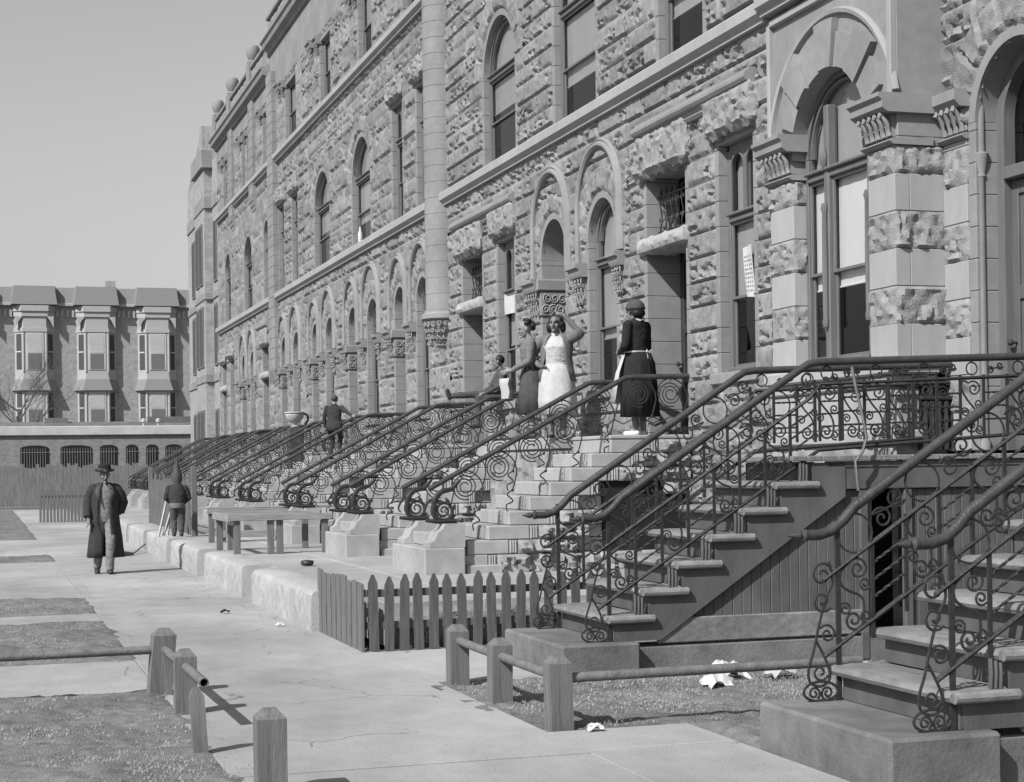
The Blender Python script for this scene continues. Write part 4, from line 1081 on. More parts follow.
# ------------------------------------------------------------------ fences, posts, pipes
def picket_fence(name_label, run, pt, seed):
    pass
rnd = random.Random(4)
t = thing('picket_fence', (3.36, 15.43, 0), 'low weathered picket fence round the yard corner beside the sidewalk', 'fence')
def picket(x, y, axis, w, h, pointed, lean=0., th=.022):
    mb = MB(); a, b = -w / 2, w / 2
    prof = [(a, .0), (b, .0), (b, h - (.08 if pointed else 0)), (b * .25, h), (a * .25, h), (a, h - (.08 if pointed else .01))] if pointed else [(a, 0), (b, 0), (b, h), (a, h - .01)]
    prof = [(p + lean * q, q) for p, q in prof]
    if axis == 'x': mb.prism([(x + p, q) for p, q in prof], 'y', y - th, y)
    else: mb.prism([(y + p, q) for p, q in prof], 'x', x - th, x)
    return mb
for k in range(9):
    picket(3.345, 15.50 + k * .245, 'y', .19, .64 + rnd.uniform(-.015, .03), False, rnd.uniform(-.01, .01)).build('picket', 'wood', t)
for k in range(18):
    picket(3.44 + k * .142, 15.42, 'x', .088, .70 + rnd.uniform(-.025, .02), True, rnd.uniform(-.025, .025)).build('picket', 'picket', t)
for z in (.2, .5): 
    MB().cbox(3.38, 5.98, 15.425, 15.46, z, z + .07, .005).build('rail', 'picket', t)
    MB().cbox(3.35, 3.38, 15.47, 17.5, z, z + .07, .005).build('rail', 'picket', t)
def post(x, y, h, w, lab, lean=(0, 0), rz=0., tilt_top=True):
    mb = MB(); w2 = w / 2
    mb.add([(sx * w2, sy * w2, z) for z in (-.05, h - .05) for sx, sy in ((-1, -1), (1, -1), (1, 1), (-1, 1))] + [(sx * w2 * .45, sy * w2 * .45, h) for sx, sy in ((-1, -1), (1, -1), (1, 1), (-1, 1))],
           [(3, 2, 1, 0), (0, 1, 5, 4), (1, 2, 6, 5), (2, 3, 7, 6), (3, 0, 4, 7), (4, 5, 9, 8), (5, 6, 10, 9), (6, 7, 11, 10), (7, 4, 8, 11), (8, 9, 10, 11)])
    mb.v = [(a + lean[0] * c_, b + lean[1] * c_, c_) for a, b, c_ in mb.v]
    o = mb.build('fence_post', 'wood', loc=(0, 0, 0)); o.location = (x, y, 0); o.rotation_euler = (0, 0, rz)
    tag(o, lab, 'post', 'short wooden posts holding the pipe rails'); return o
post(3.55, 12.92, .46, .15, 'short wooden post nearest the picket fence, left end of the pipe rail', (0, 0))
post(3.55, 11.78, .46, .15, 'middle short wooden post where the slanting pipe rail passes through', (.01, 0))
post(3.56, 10.48, .47, .15, 'short corner post where the pipe rail turns towards the right', (-.02, 0))
post(1.27, 13.22, .50, .17, 'leaning short post beside the grass, holding the left pipe rail', (.09, 0), .05)
post(1.345, 12.12, .45, .15, 'short post in the grass with the open pipe end sticking out', (0, .01))
post(1.235, 10.35, .40, .085, 'thin dark post just below the open pipe end', (-.06, 0))
post(1.43, 8.95, .45, .155, 'lone short post standing on the sidewalk at the bottom edge', (0, 0))
def pipe(pts, lab):
    mb = MB(); mb.tube(pts, .033, 12, caps=False)
    ins = MB().tube(pts, .026, 12, caps=False)
    mb.v += ins.v; n = len(mb.v) - len(ins.v); mb.f += [tuple(i + n for i in q[::-1]) for q in ins.f]
    k = len(pts)
    for e in (0, k - 1):
        for q in range(12): mb.f.append((e * 12 + q, e * 12 + (q + 1) % 12, n + e * 12 + (q + 1) % 12, n + e * 12 + q))
    o = mb.build('pipe_rail', 'pipe', loc=pts[0]); tag(o, lab, 'rail', 'iron pipe rails between the short posts')
pipe([(3.55, 13.0, .335), (3.55, 11.9, .33), (3.56, 10.5, .325)], 'iron pipe rail slanting through three posts on the right')
pipe([(3.60, 10.46, .32), (4.6, 10.46, .325), (5.75, 10.45, .33)], 'long iron pipe rail in front of the littered dirt yard')
pipe([(1.31, 13.22, .34), (0.2, 13.22, .335), (-1.2, 13.22, .335)], 'iron pipe rail running off to the left from the leaning post')
pipe([(1.315, 13.15, .34), (1.345, 12.1, .33), (1.365, 11.2, .32)], 'short iron pipe with its open end towards the camera')
# wooden plank frames in the yards
def leg_(t, x, y, z0, z1, w=.10): MB().cbox(x - w / 2, x + w / 2, y - .025, y + .025, z0, z1, .006).build('leg', 'wood', t)
t = thing('plank_frame', (4.1, 26.2, .42), 'rough wooden trestle frame of planks on double legs in the near yard', 'plank frame')
MB().cbox(3.50, 5.0, 25.28, 25.32, .925, 1.02, .006).build('front_plank', 'woodlong', t); MB().cbox(3.45, 3.499, 25.28, 27.0, .91, 1.02, .006).build('end_plank', 'woodlong', t)
for a in (25.325, 26.6): MB().cbox(3.5, 5.0, a, a + .16, .975, 1.0, .005).build('top_plank', 'woodlong', t)
MB().cbox(3.50, 5.0, 26.96, 27.0, .925, 1.02, .006).build('back_plank', 'woodlong', t)
for x, y in ((3.60, 25.35), (4.10, 25.35), (4.24, 25.36), (4.92, 25.35), (3.55, 26.9), (3.72, 26.9), (4.9, 26.9)): leg_(t, x, y, .42, .924)
t = thing('plank_frame', (4.0, 30.1, .42), 'long low plank trestle behind the near one, beside the child', 'plank frame')
MB().cbox(3.72, 6.2, 29.8, 29.84, .92, 1.0, .006).build('front_plank', 'woodlong', t); MB().cbox(3.72, 6.2, 29.845, 30.1, 1.001, 1.03, .006).build('top_plank', 'woodlong', t)
MB().cbox(3.9, 6.2, 29.8, 29.83, .50, .62, .006).build('low_plank', 'woodlong', t)
for x in (3.80, 4.0, 4.14, 5.2, 6.1): leg_(t, x, 29.86, .42, .919)
# tall thin fence posts and wire fence beyond
t = thing('picket_fence', (3.9, 38, .4), 'tall thin dark picket fence in the far yards between the child and the man', 'fence')
k = 0; y = 33.6
while y < 41.5:
    mb = MB(); h = 1.35 + rnd.uniform(-.15, .1)
    mb.cbox(3.85, 3.88, y, y + .07, .40, .40 + h * .85, .004); mb.build('picket', 'wood', t); y += .19 + rnd.uniform(0, .05)
for z in (.7, 1.2): MB().cbox(3.881, 3.91, 33.6, 41.6, z, z + .07, .004).build('rail', 'wood', t)
for y in (33.0, 41.7): MB().cbox(3.83, 3.94, y, y + .11, .38, 1.75, .01).build('post', 'wood', t)
t = thing('slat_fence', (2.6, 58, 0), 'low leaning slat fence across the far end of the sidewalk, left of the man', 'fence')
for k in range(14): MB().cbox(1.8 + k * .11, 1.88 + k * .11, 58, 58.03, 0, 1.15 + rnd.uniform(-.1, .1), .004).build('slat', 'wood', t)
MB().cbox(1.8, 3.4, 58.031, 58.06, .8, .88, .004).build('rail', 'wood', t)
t = thing('leaning_sticks', (3.5, 33.5, .42), 'pale broken sticks leaning beside the child', 'sticks')
for (a, b) in (((3.32, 33.3, .42), (3.58, 33.6, 1.15)), ((3.22, 33.2, .42), (3.42, 33.6, 1.1)), ((3.40, 33.3, .42), (3.50, 33.6, .95))): MB().tube([a, b], .022, 4).build('stick', 'curb', t)
t = thing('broom', (2.9, 36.5, 0), 'worn broom lying on the sidewalk behind the walking man', 'broom')
MB().tube([(2.35, 33.9, .045), (2.6, 34.3, .05), (2.85, 34.6, .03)], [.05, .07, .03], 8).build('bristles', 'straw', t); MB().tube([(2.85, 34.6, .03), (3.22, 36.0, .16)], .016, 6).build('handle', 'wood', t)
# urn on its plinth
t = thing('stone_urn', (7.5, 42.4, 2.0), 'stone urn on a plinth among the far railings', 'urn')
MB().lathe([(.10, 0), (.12, .03), (.05, .06), (.05, .09), (.13, .14), (.21, .22), (.235, .31), (.22, .34), (.255, .36), (.255, .39), (.21, .395)], (7.5, 42.4, 2.70), 20).build('bowl', 'urn', t)
MB().tube([(7.73, 42.4, 3.05), (7.83, 42.4, 3.01), (7.84, 42.4, 2.88), (7.77, 42.4, 2.79), (7.78, 42.4, 2.71), (7.65, 42.4, 2.70)], .028, 8).build('handle', 'iron', t)
MB().cbox(7.33, 7.70, 42.22, 42.58, .42, 2.695, .02).build('plinth', 'greyd', t)
# litter
def crumple(x, y, z, r, seed, mat='paper', lab='', name='paper_scrap'):
    n = 14; mb = MB(); vs = []; rr = random.Random(seed)
    pts, tris = [], []
    g = 9
    for i in range(g + 1):
        for j in range(g + 1):
            u, v = i / g - .5, j / g - .5
            pts.append((x + r * 2 * u * (1 + .2 * sin(9 * v + seed)), y + r * 1.6 * v, z + r * (.35 + .55 * vnoise(np.array([u * 5.3 + seed]), np.array([v * 5.1]), seed)[0] - 1.5 * (u * u + v * v)) + .012))
    W = g + 1
    mb.add(pts, [(i * W + j, (i + 1) * W + j, (i + 1) * W + j + 1, i * W + j + 1) for i in range(g) for j in range(g)])
    o = mb.build(name, mat, loc=(x, y, z), sharp=12); tag(o, lab, 'litter', 'scraps of waste paper'); return o
crumple(5.62, 12.4, .0, .17, 1, lab='biggest crumpled paper scrap on the dirt yard, against the porch foundation')
crumple(5.35, 12.0, -.01, .12, 2, lab='flat pale paper scrap left of the biggest one on the dirt yard')
crumple(6.05, 12.3, .0, .13, 3, lab='crumpled paper right of the biggest scrap on the dirt yard', mat='blind')
crumple(6.75, 12.3, .0, .12, 4, lab='paper scrap on the dirt yard beside the wrought-iron newel')
crumple(3.72, 10.25, .0, .055, 5, lab='small crumpled paper at the foot of the corner post')
crumple(2.72, 20.2, 0, .05, 6, 'black', 'dark rag lying by the gap in the coping stones', 'rag')
crumple(3.05, 18.3, 0, .05, 7, lab='tiny paper scrap at the foot of the nearest coping stone')
o = MB().lathe([(.07, 0), (.09, .03), (.08, .06), (.03, .07)], (4.05, 22.1, .425), 12).build('drain_lid', 'iron', loc=(4.05, 22.1, .425)); tag(o, 'small dark iron lid on the pale yard paving', 'lid')
# dead grass, leaves and crumbs
def tufts(name, mat, regions, n, seed, hmin, hmax, lab):
    r = random.Random(seed); mb = MB()
    for (x0, x1, y0, y1, z, wgt) in regions:
        for q in range(int(n * wgt)):
            x, y = r.uniform(x0, x1), r.uniform(y0, y1)
            if vnoise(np.array([x * 3.]), np.array([y * 3.]), seed)[0] < r.uniform(.1, .75): continue
            a = r.uniform(0, 2 * pi); L = r.uniform(.010, .038); h = r.uniform(hmin, hmax); w = r.uniform(.001, .0035)
            dx, dy = cos(a), sin(a)
            mb.add([(x - dy * w, y + dx * w, z), (x + dy * w, y - dx * w, z), (x + dx * L, y + dy * L, z + h)], [(0, 1, 2)])
    o = mb.build(name, mat); tag(o, lab, name.replace('_', ' '), kind='stuff'); return o
tufts('dead_grass', 'litterleaf', [(-.3, 1.30, 7.5, 13.4, .0, 1.0), (-.3, 1.30, 15.75, 19.85, .0, .5), (3.47, 7.2, 10.4, 12.95, -.005, 1.1), (-.2, 1.30, 21, 23.6, .0, .3)], 17000, 3, .002, .024, 'short dead grass and litter on the bare dirt')
tufts('dry_leaves', 'dirt', [(-.3, 1.28, 8, 13.4, -.015, .7), (3.47, 7.2, 10.4, 12.95, .0, .8), (3.0, 3.24, 17, 30, .004, .25), (1.28, 1.45, 8, 30, .004, .4)], 4500, 9, .003, .014, 'dark dry leaf crumbs on the dirt and along the kerb stones')
# ------------------------------------------------------------------ brick house at the end of the terrace
t = thing('brick_house', (8.2, 66.5, 0), 'tall brick house with pale stone trim at the far end of the terrace', 'house')
EX = 8.36; y0 = 62.65; y1 = 72.
w_ = MB(); w_.box(EX, 18, y0, y1, 0, 13.2); w_.box(EX - .30, EX, 64.2, 67.0, 0, 12.9); w_.build('wall', 'brick', t)
tr = MB()
for z, h in ((4.9, .35), (8.0, .3), (11.4, .5)): 
    tr = MB(); tr.cbox(EX - .34, EX + .05, 64.1, 67.1, z, z + h, .03); tr.cbox(EX - .05, EX + .05, y0, 64.09, z, z + h, .03); tr.cbox(EX - .05, EX + .05, 67.11, y1, z, z + h, .03); tr.build('stone_band', 'ashlar', t)
tr = MB(); tr.cbox(EX - .42, EX + .05, 64.0, 67.2, 12.9, 13.6, .03)
tr.build('stone_band', 'ashlar', t)
MB().prism([(62.66, 13.2), (65.6, 14.8), (67.6, 14.8), (72, 13.2)], 'x', EX + .02, 17).build('gable', 'ashlar', t)
ch = MB(); ch.box(EX - .10, EX + .6, 66.2, 67.0, 13.3, 14.9); ch.build('chimney', 'brick', t)
for y in (63.3, 65.1, 66.2, 68.3, 70.0):
    for z in (1.6, 5.5, 8.6):
        x = EX - .30 if 64.2 < y < 67 else EX
        w2 = MB(); w2.cbox(x - .05, x + .02, y - .42, y + .42, z, z + 2.3, .01); f = w2.build('window', 'frame', t)
        MB().box(x - .06, x - .051, y - .34, y + .34, z + .1, z + 2.2).build('pane', 'greyd', f)
# ------------------------------------------------------------------ brick houses across the end of the street
HY = 121.
def far_house(x0, lab):
    W = 4.1; t = thing('brick_row_house', (x0 + W / 2, HY, 0), lab, 'house', 'brick row houses closing the street')
    MB().box(x0, x0 + W, HY, HY + 10, 0, 13.1).build('wall', 'brick', t)
    MB().prism([(HY - .25, 13.15), (HY + .1, 14.25), (HY + 1.5, 14.3), (HY + 10, 14.0), (HY + 10, 13.15)], 'x', x0 + .002, x0 + W - .002).build('roof', 'shingle', t)
    c = x0 + W / 2; h = 1.42; d = .60
    cor = MB(); cor.cbox(x0, c - h, HY - .3, HY - .001, 12.95, 13.15, .02); cor.cbox(c + h, x0 + W, HY - .3, HY - .001, 12.95, 13.15, .02)
    for k in range(12):
        xx = x0 + .1 + k * .34
        if abs(xx - c) > h: cor.box(xx, xx + .14, HY - .12, HY - .001, 12.2, 12.7)
    cor.build('cornice', 'trim', t)
    def bay(hw, z0, z1, mb, dd=d, ang=.55): mb.prism([(c - hw, HY), (c - hw + ang, HY - dd), (c + hw - ang, HY - dd), (c + hw, HY)], 'z', z0, z1); return mb
    b = bay(1.3, 0, 12.9, MB()).build('bay_window', 'trim', t)
    fr = MB()
    bay(1.4, 12.2, 12.55, fr, .70); bay(1.46, 12.55, 12.95, fr, .80)
    for q in ((1.36, 11.15, 11.4, .67), (1.34, 7.9, 8.05, .65)): bay(q[0], q[1], q[2], MB(), q[3]).build('moulding', 'trim', b)
    for sx in (-1, 1):                                              # curved brackets under the eaves
        fr.prism([(c + sx * 1.25, 11.45), (c + sx * 1.25, 12.2), (c + sx * .75, 12.2), (c + sx * .95, 12.0), (c + sx * 1.1, 11.75)], 'y', HY - .67, HY - .35)
    fr.build('moulding', 'trim', b)
    ap = MB()
    mk = lambda z0, z1, a, e: [(c - a, HY, z0), (c - a + .55, HY - d - e, z0), (c + a - .55, HY - d - e, z0), (c + a, HY, z0)]
    mk2 = lambda z0, a, e: [(c - a, HY, z0), (c - a + .1, HY - d - e, z0), (c + a - .1, HY - d - e, z0), (c + a, HY, z0)]
    ap.add(mk(7.15, 0, 1.55, .25) + mk(7.95, 0, 1.32, .04), [(0, 1, 5, 4), (1, 2, 6, 5), (2, 3, 7, 6), (0, 3, 2, 1), (4, 5, 6, 7)])
    ap.build('shingle_apron', 'shingle', b); ap = MB()
    ap.add(mk2(13.0, 1.60, .24) + mk2(14.28, 1.42, .0), [(0, 1, 5, 4), (1, 2, 6, 5), (2, 3, 7, 6), (0, 3, 2, 1), (4, 5, 6, 7)])
    ap.build('bay_roof', 'shingle', b)
    for z0, z1 in ((8.6, 11.0), (4.9, 7.0), (1.2, 3.6)):
        # centre light
        w = .46; yf = HY - d
        f = MB().cbox(c - w - .12, c + w + .12, yf - .04, yf - .002, z0 - .05, z1 + .08, .01); f = f.build('window', 'trimw', b)
        MB().box(c - w, c + w, yf - .05, yf - .041, z0, z1).build('pane', 'grey', f)
        bl = MB().box(c - w, c + w, yf - .056, yf - .051, z0 + (z1 - z0) * .45, z1); bl.build('blind', 'blind', f)
        MB().box(c - w, c + w, yf - .065, yf - .0561, (z0 + z1) / 2 - .03, (z0 + z1) / 2 + .03).build('meeting_rail', 'trimw', f)
        for sx in (-1, 1):                                          # slanting side lights
            ax, ay = c + sx * (1.3 - .55), HY - d; bx, by = c + sx * 1.3, HY
            P = lambda u, e: (ax + (bx - ax) * u + sx * e * .74, ay + (by - ay) * u - e * .67)
            g = MB()
            for (u0, u1, e, ) in ((.22, .78, .03),):
                p, q = P(u0, e), P(u1, e); p2, q2 = P(u0, 0), P(u1, 0)
                g.add([(p[0], p[1], z0), (q[0], q[1], z0), (q[0], q[1], z1), (p[0], p[1], z1), (p2[0], p2[1], z0), (q2[0], q2[1], z0), (q2[0], q2[1], z1), (p2[0], p2[1], z1)], [(0, 1, 2, 3), (0, 1, 5, 4), (3, 2, 6, 7), (0, 3, 7, 4), (1, 2, 6, 5)])
            f = g.build('window', 'greyd', b)
            g = MB(); p, q = P(.22, .045), P(.78, .045); zm = (z0 + z1) / 2
            g.add([(p[0], p[1], zm - .04), (q[0], q[1], zm - .04), (q[0], q[1], zm + .04), (p[0], p[1], zm + .04)], [(0, 1, 2, 3)]); g.build('meeting_rail', 'trimw', f)
            cl = MB()
            cl.lathe([(.07, z0 - .2), (.07, z1 + .1)], (ax + .0, ay + .01, 0), 8); cl.build('mullion', 'trim', b)
    return t
for i, (x0, l) in enumerate(((-2.55, 'leftmost brick bay-windowed row house closing the street'), (1.55, 'second brick bay-windowed row house from the left, behind the bare tree'), (5.65, 'brick bay-windowed row house with a chimney pot above it, middle of the far row'), (9.75, 'brick bay-windowed row house tight against the terrace, in the far row'), (13.85, 'brick bay-windowed row house mostly hidden behind the terrace'))):
    h = far_house(x0, l)
    if i == 2: MB().cbox(x0 + 2.9, x0 + 3.6, HY + 3, HY + 3.6, 13.9, 15.1, .03).build('chimney', 'brick', h)
# low brick garage
t = thing('brick_garage', (6, 90, 0), 'low brick garage with arched barred windows and a pale parapet', 'garage')
GY = 90.
MB().box(-8, 18, GY, GY + 14, 0, 3.5).build('wall', 'brickd', t)
MB().cbox(-8, 18, GY - .15, GY + .3, 3.48, 3.95, .03).build('parapet', 'trimw', t)
rf = MB(); rf.prism([(GY + .3, 3.7), (GY + 3, 4.25), (GY + 14, 4.4), (GY + 14, 3.55), (GY + .3, 3.55)], 'x', -8, 18); r_ = rf.build('roof', 'slab', t)
mb = MB()
for x0, x1, h in ((3.2, 4.4, .25), (8.5, 11.5, .3), (11, 14, .2)): mb.box(x0, x1, GY + 2.6, GY + 3.1, 4.0, 4.2 + h)
mb.build('roof_curb', 'slab', r_)
for x in (8.1, 8.85): MB().lathe([(.05, 0), (.05, .45), (.12, .46), (.12, .6), (.03, .65)], (x, GY + .6, 3.7), 8).build('vent', 'trimw', t)
for xc, hw in ((4.65, .78), (6.26, .44), (7.43, .30), (8.45, .30), (9.55, .42), (10.85, .30), (2.6, .7)):
    mb = MB(); z0, z1 = .9, 2.82
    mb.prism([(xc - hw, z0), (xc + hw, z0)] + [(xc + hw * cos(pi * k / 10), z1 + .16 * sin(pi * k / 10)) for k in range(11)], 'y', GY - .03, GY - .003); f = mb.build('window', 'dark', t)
    mb = MB(); n = int(hw * 2 / .13)
    for k in range(n): mb.box(xc - hw + .05 + k * .13, xc - hw + .085 + k * .13, GY - .06, GY - .031, z0, z1)
    for z in (1.5, 2.6): mb.box(xc - hw, xc + hw, GY - .07, GY - .061, z, z + .04)
    mb.build('bars', 'grey', f)
# board fence in front of the garage
t = thing('board_fence', (6, 84, 0), 'tall old board fence in front of the brick garage', 'fence')
rb = random.Random(2); x = -2.; n = 0
while x < 13.5 and n < 95:
    w = rb.uniform(.13, .2); h = 1.95 + rb.uniform(-.10, .10)
    mb = MB(); mb.prism([(x, 0), (x + w - .008, 0), (x + w - .008, h - rb.choice((0, 0, .08))), (x, h)], 'y', 84 - .03, 84 + rb.uniform(-.01, .01)); mb.build('board', 'board', t); x += w; n += 1
MB().cbox(-2, 13.5, 84.02, 84.08, 1.6, 1.7, .01).build('rail', 'wood', t)
# bare tree by the far houses
t = thing('bare_tree', (2.2, 108, 0), 'leafless tree in front of the far brick houses', 'tree')
rt = random.Random(12); tk = MB(); cr = MB()
tk.tube([(2.2, 108, 0), (2.25, 108, 2.5), (2.15, 108, 5)], [.16, .13, .09], 8)
def branch(p, d, L, r, depth):
    pts = [Vector(p)]; dd = Vector(d).normalized()
    for k in range(5):
        dd = (dd + Vector((rt.uniform(-.22, .22), rt.uniform(-.22, .22), rt.uniform(-.08, .16)))).normalized(); pts.append(pts[-1] + dd * L / 5)
        if depth and k > 0:
            for q in range(1 + (rt.random() < .5)): branch(pts[-1], dd + Vector((rt.uniform(-.9, .9), rt.uniform(-.9, .9), rt.uniform(-.2, .6))), L * rt.uniform(.45, .65), r * .42, depth - 1)
    cr.tube(pts, [r * (1 - .14 * k) for k in range(6)], 5, caps=False)
for k in range(6): branch((2.15, 108, 3.6 + k * .35), (cos(k * 1.9), sin(k * 1.9) * .7, .75), 2.7, .055, 3)
tk.build('trunk', 'bark', t); cr.build('crown', 'bark', t)
# ------------------------------------------------------------------ people
class Fig:
    """one continuous body: solids joined by a voxel remesh; materials follow the nearest solid"""
    def __init__(s): s.p = []
    def cap(s, a, b, ra, rb, mat, n=14):
        a, b = Vector(a), Vector(b); d = (b - a).normalized() if (b - a).length > 1e-6 else Vector((0, 0, 1))
        mb = MB(); path = []; r = []
        for k in range(5):
            t = pi / 2 * (1 - k / 4); path.append(a - d * ra * sin(t)); r.append(max(ra * cos(t), ra * .03))
        for k in range(1, 5):
            t = pi / 2 * k / 4; path.append(b + d * rb * sin(t)) if k else None; r.append(max(rb * cos(t), rb * .03))
        path.insert(5, b); r.insert(5, rb)
        mb.tube(path, r, n); s.p.append((mb, mat)); return s
    def chain(s, pts, rad, mat):
        for i in range(len(pts) - 1): s.cap(pts[i], pts[i + 1], rad[i], rad[i + 1], mat)
        return s
    def ell(s, c, r, mat, rx=0., ry=0., rz=0., n=20):
        R = Matrix.Rotation(rz, 3, 'Z') @ Matrix.Rotation(ry, 3, 'Y') @ Matrix.Rotation(rx, 3, 'X'); mb = MB(); vs = []; fs = []; m = 12
        for i in range(m + 1):
            t = pi * i / m; t = min(max(t, .02), pi - .02)
            for k in range(n):
                a = 2 * pi * k / n; vs.append(Vector(c) + R @ Vector((r[0] * sin(t) * cos(a), r[1] * sin(t) * sin(a), -r[2] * cos(t))))
        for i in range(m):
            for k in range(n): fs.append((i * n + k, i * n + (k + 1) % n, (i + 1) * n + (k + 1) % n, (i + 1) * n + k))
        fs += [tuple(range(n))[::-1], tuple(range(m * n, m * n + n))]
        mb.add(vs, fs); s.p.append((mb, mat)); return s
    def loft(s, rings, mat, n=28):
        s.p.append((loftmb(rings, n), mat)); return s
    def head(s, c, yaw=0., pitch=0., mat='skin', k=1.0):
        """face towards -y before yaw"""
        R = Matrix.Rotation(yaw, 3, 'Z') @ Matrix.Rotation(pitch, 3, 'X'); C = Vector(c)
        P = lambda x, y, z: C + R @ (Vector((x, y, z)) * k)
        s.ell(P(0, .012, .025), (.072 * k, .092 * k, .098 * k), mat, pitch, 0, yaw)
        s.ell(P(0, -.025, -.045), (.056 * k, .060 * k, .072 * k), mat, pitch, 0, yaw)
        s.cap(P(0, -.088, .015), P(0, -.104, -.028), .010 * k, .017 * k, mat)
        s.ell(P(0, -.078, -.105), (.026 * k, .02 * k, .018 * k), mat, pitch, 0, yaw)
        s.ell(P(0, -.078, .03), (.05 * k, .018 * k, .010 * k), mat, pitch, 0, yaw)
        for sx in (-1, 1):
            s.ell(P(sx * .032, -.079, .010), (.014 * k, .009 * k, .007 * k), 'hair', pitch, 0, yaw)
            s.ell(P(sx * .034, -.084, .031), (.02 * k, .008 * k, .005 * k), 'hair', pitch, 0, yaw)
            s.ell(P(sx * .074, .012, -.005), (.011 * k, .020 * k, .032 * k), mat, pitch, 0, yaw)
            s.ell(P(sx * .040, -.062, -.03), (.02 * k, .02 * k, .022 * k), mat, pitch, 0, yaw)
        s.ell(P(0, -.084, -.066), (.026 * k, .011 * k, .010 * k), 'lip', pitch, 0, yaw)
        return P
    def hand(s, w, d, side, mat, curl=.5, k=1.0):
        """w wrist, d direction of the fingers, side direction of the thumb"""
        w = Vector(w); d = Vector(d).normalized(); t = Vector(side); t = (t - d * t.dot(d)).normalized(); nrm = d.cross(t)
        s.cap(w, w + d * .075 * k, .022 * k, .030 * k, mat); 
        for i, (o, L) in enumerate(((.028, .072), (.010, .082), (-.009, .076), (-.027, .060))):
            b = w + d * .085 * k + t * o * k; m1 = b + (d * cos(curl * .6) + nrm * sin(curl * .6)) * L * .5 * k
            e = m1 + (d * cos(curl * 1.7) + nrm * sin(curl * 1.7)) * L * .5 * k
            s.chain([b - d * .03 * k, b, m1, e], [.010 * k, .010 * k, .009 * k, .007 * k], mat)
        b = w + d * .03 * k + t * .022 * k; s.chain([b, b + (t * .8 + d * .6) * .035 * k, b + (t * .7 + d * 1.2) * .055 * k], [.013 * k, .011 * k, .008 * k], mat)
        return s
    def build(s, root, vox=.007):
        mats = []
        bm = MB()
        for mb, m in s.p:
            bm.add(mb.v, mb.f)
            if m not in mats: mats.append(m)
        me = bpy.data.meshes.new('tmp'); me.from_pydata(bm.v, [], bm.f); me.update()
        o = bpy.data.objects.new('tmp', me); COL.objects.link(o)
        r = o.modifiers.new('r', 'REMESH'); r.mode = 'VOXEL'; r.voxel_size = vox; r.adaptivity = 0
        q = o.modifiers.new('s', 'SMOOTH'); q.iterations = 2; q.factor = .5
        dg = bpy.context.evaluated_depsgraph_get(); ev = o.evaluated_get(dg); nm = bpy.data.meshes.new_from_object(ev)
        bpy.data.objects.remove(o); bpy.data.meshes.remove(me)
        nm.name = 'body'; nm.materials.clear()
        for m in mats: nm.materials.append(M[m])
        trees = [(BVHTree.FromPolygons([Vector(v) for v in mb.v], mb.f), mats.index(m)) for mb, m in s.p]
        box = []
        for mb, m in s.p:
            A = np.array(mb.v); box.append((A.min(0) - .02, A.max(0) + .02))
        lo = np.array([b[0] for b in box]); hi = np.array([b[1] for b in box])
        idx = []
        for f in nm.polygons:
            c = np.array(f.center); cand = np.nonzero(((c >= lo) & (c <= hi)).all(1))[0]
            best = 9; bi = 0; v = Vector(f.center)
            for ci in cand:
                loc, nn, ii, dd = trees[ci][0].find_nearest(v)
                if dd is not None and dd < best - 1e-5: best = dd; bi = trees[ci][1]
            idx.append(bi)
        nm.polygons.foreach_set('material_index', idx); nm.polygons.foreach_set('use_smooth', [True] * len(idx))
        cloth = [m not in ('skin', 'skinp', 'hair', 'lip', 'shoe', 'shoew') for m in mats]
        isc = np.zeros(len(nm.vertices), bool)
        for f, q in zip(nm.polygons, idx):
            if cloth[q]: isc[list(f.vertices)] = True
        for f, q in zip(nm.polygons, idx):
            if not cloth[q]: isc[list(f.vertices)] = False
        V = np.zeros(len(nm.vertices) * 3); nm.vertices.foreach_get('co', V); V = V.reshape(-1, 3)
        Nn = np.zeros(len(nm.vertices) * 3); nm.vertices.foreach_get('normal', Nn); Nn = Nn.reshape(-1, 3)
        w_ = (fbm(V[:, 0] * 11 + V[:, 2] * 9, V[:, 1] * 9 - V[:, 2] * 15, 5, 2) - .5) * .011 + (fbm(V[:, 0] * 30 + V[:, 2] * 12, V[:, 1] * 24 + V[:, 2] * 22, 9, 2) - .5) * .008
        V += Nn * (w_ * isc)[:, None]; nm.vertices.foreach_set('co', V.ravel()); nm.update()
        ob = bpy.data.objects.new('body', nm); COL.objects.link(ob); ob.parent = root
        return ob
def loftmb(rings, n=28, fold=0, amp=0., a0=0., a1=2 * pi, cap=True, seed=0):
    """rings: (cx, cy, z, rx, ry[, foldscale])"""
    mb = MB(); vs = []; full = abs(a1 - a0 - 2 * pi) < 1e-6
    m = n if full else n + 1
    for i, r in enumerate(rings):
        fs_ = r[5] if len(r) > 5 else 0
        for k in range(m):
            a = a0 + (a1 - a0) * k / n
            w = 1 + fs_ * (.6 * sin(fold * a + seed) + .4 * sin((fold * 1.7 + 1) * a + 2 * seed + i * .25))
            vs.append((r[0] + r[3] * cos(a) * w, r[1] + r[4] * sin(a) * w, r[2]))
    fs = []
    for i in range(len(rings) - 1):
        for k in range(n if full else n):
            k2 = (k + 1) % m
            fs.append((i * m + k, i * m + k2, (i + 1) * m + k2, (i + 1) * m + k))
    if cap and full: fs += [tuple(range(m))[::-1], tuple(range((len(rings) - 1) * m, len(rings) * m))]
    mb.add(vs, fs); return mb
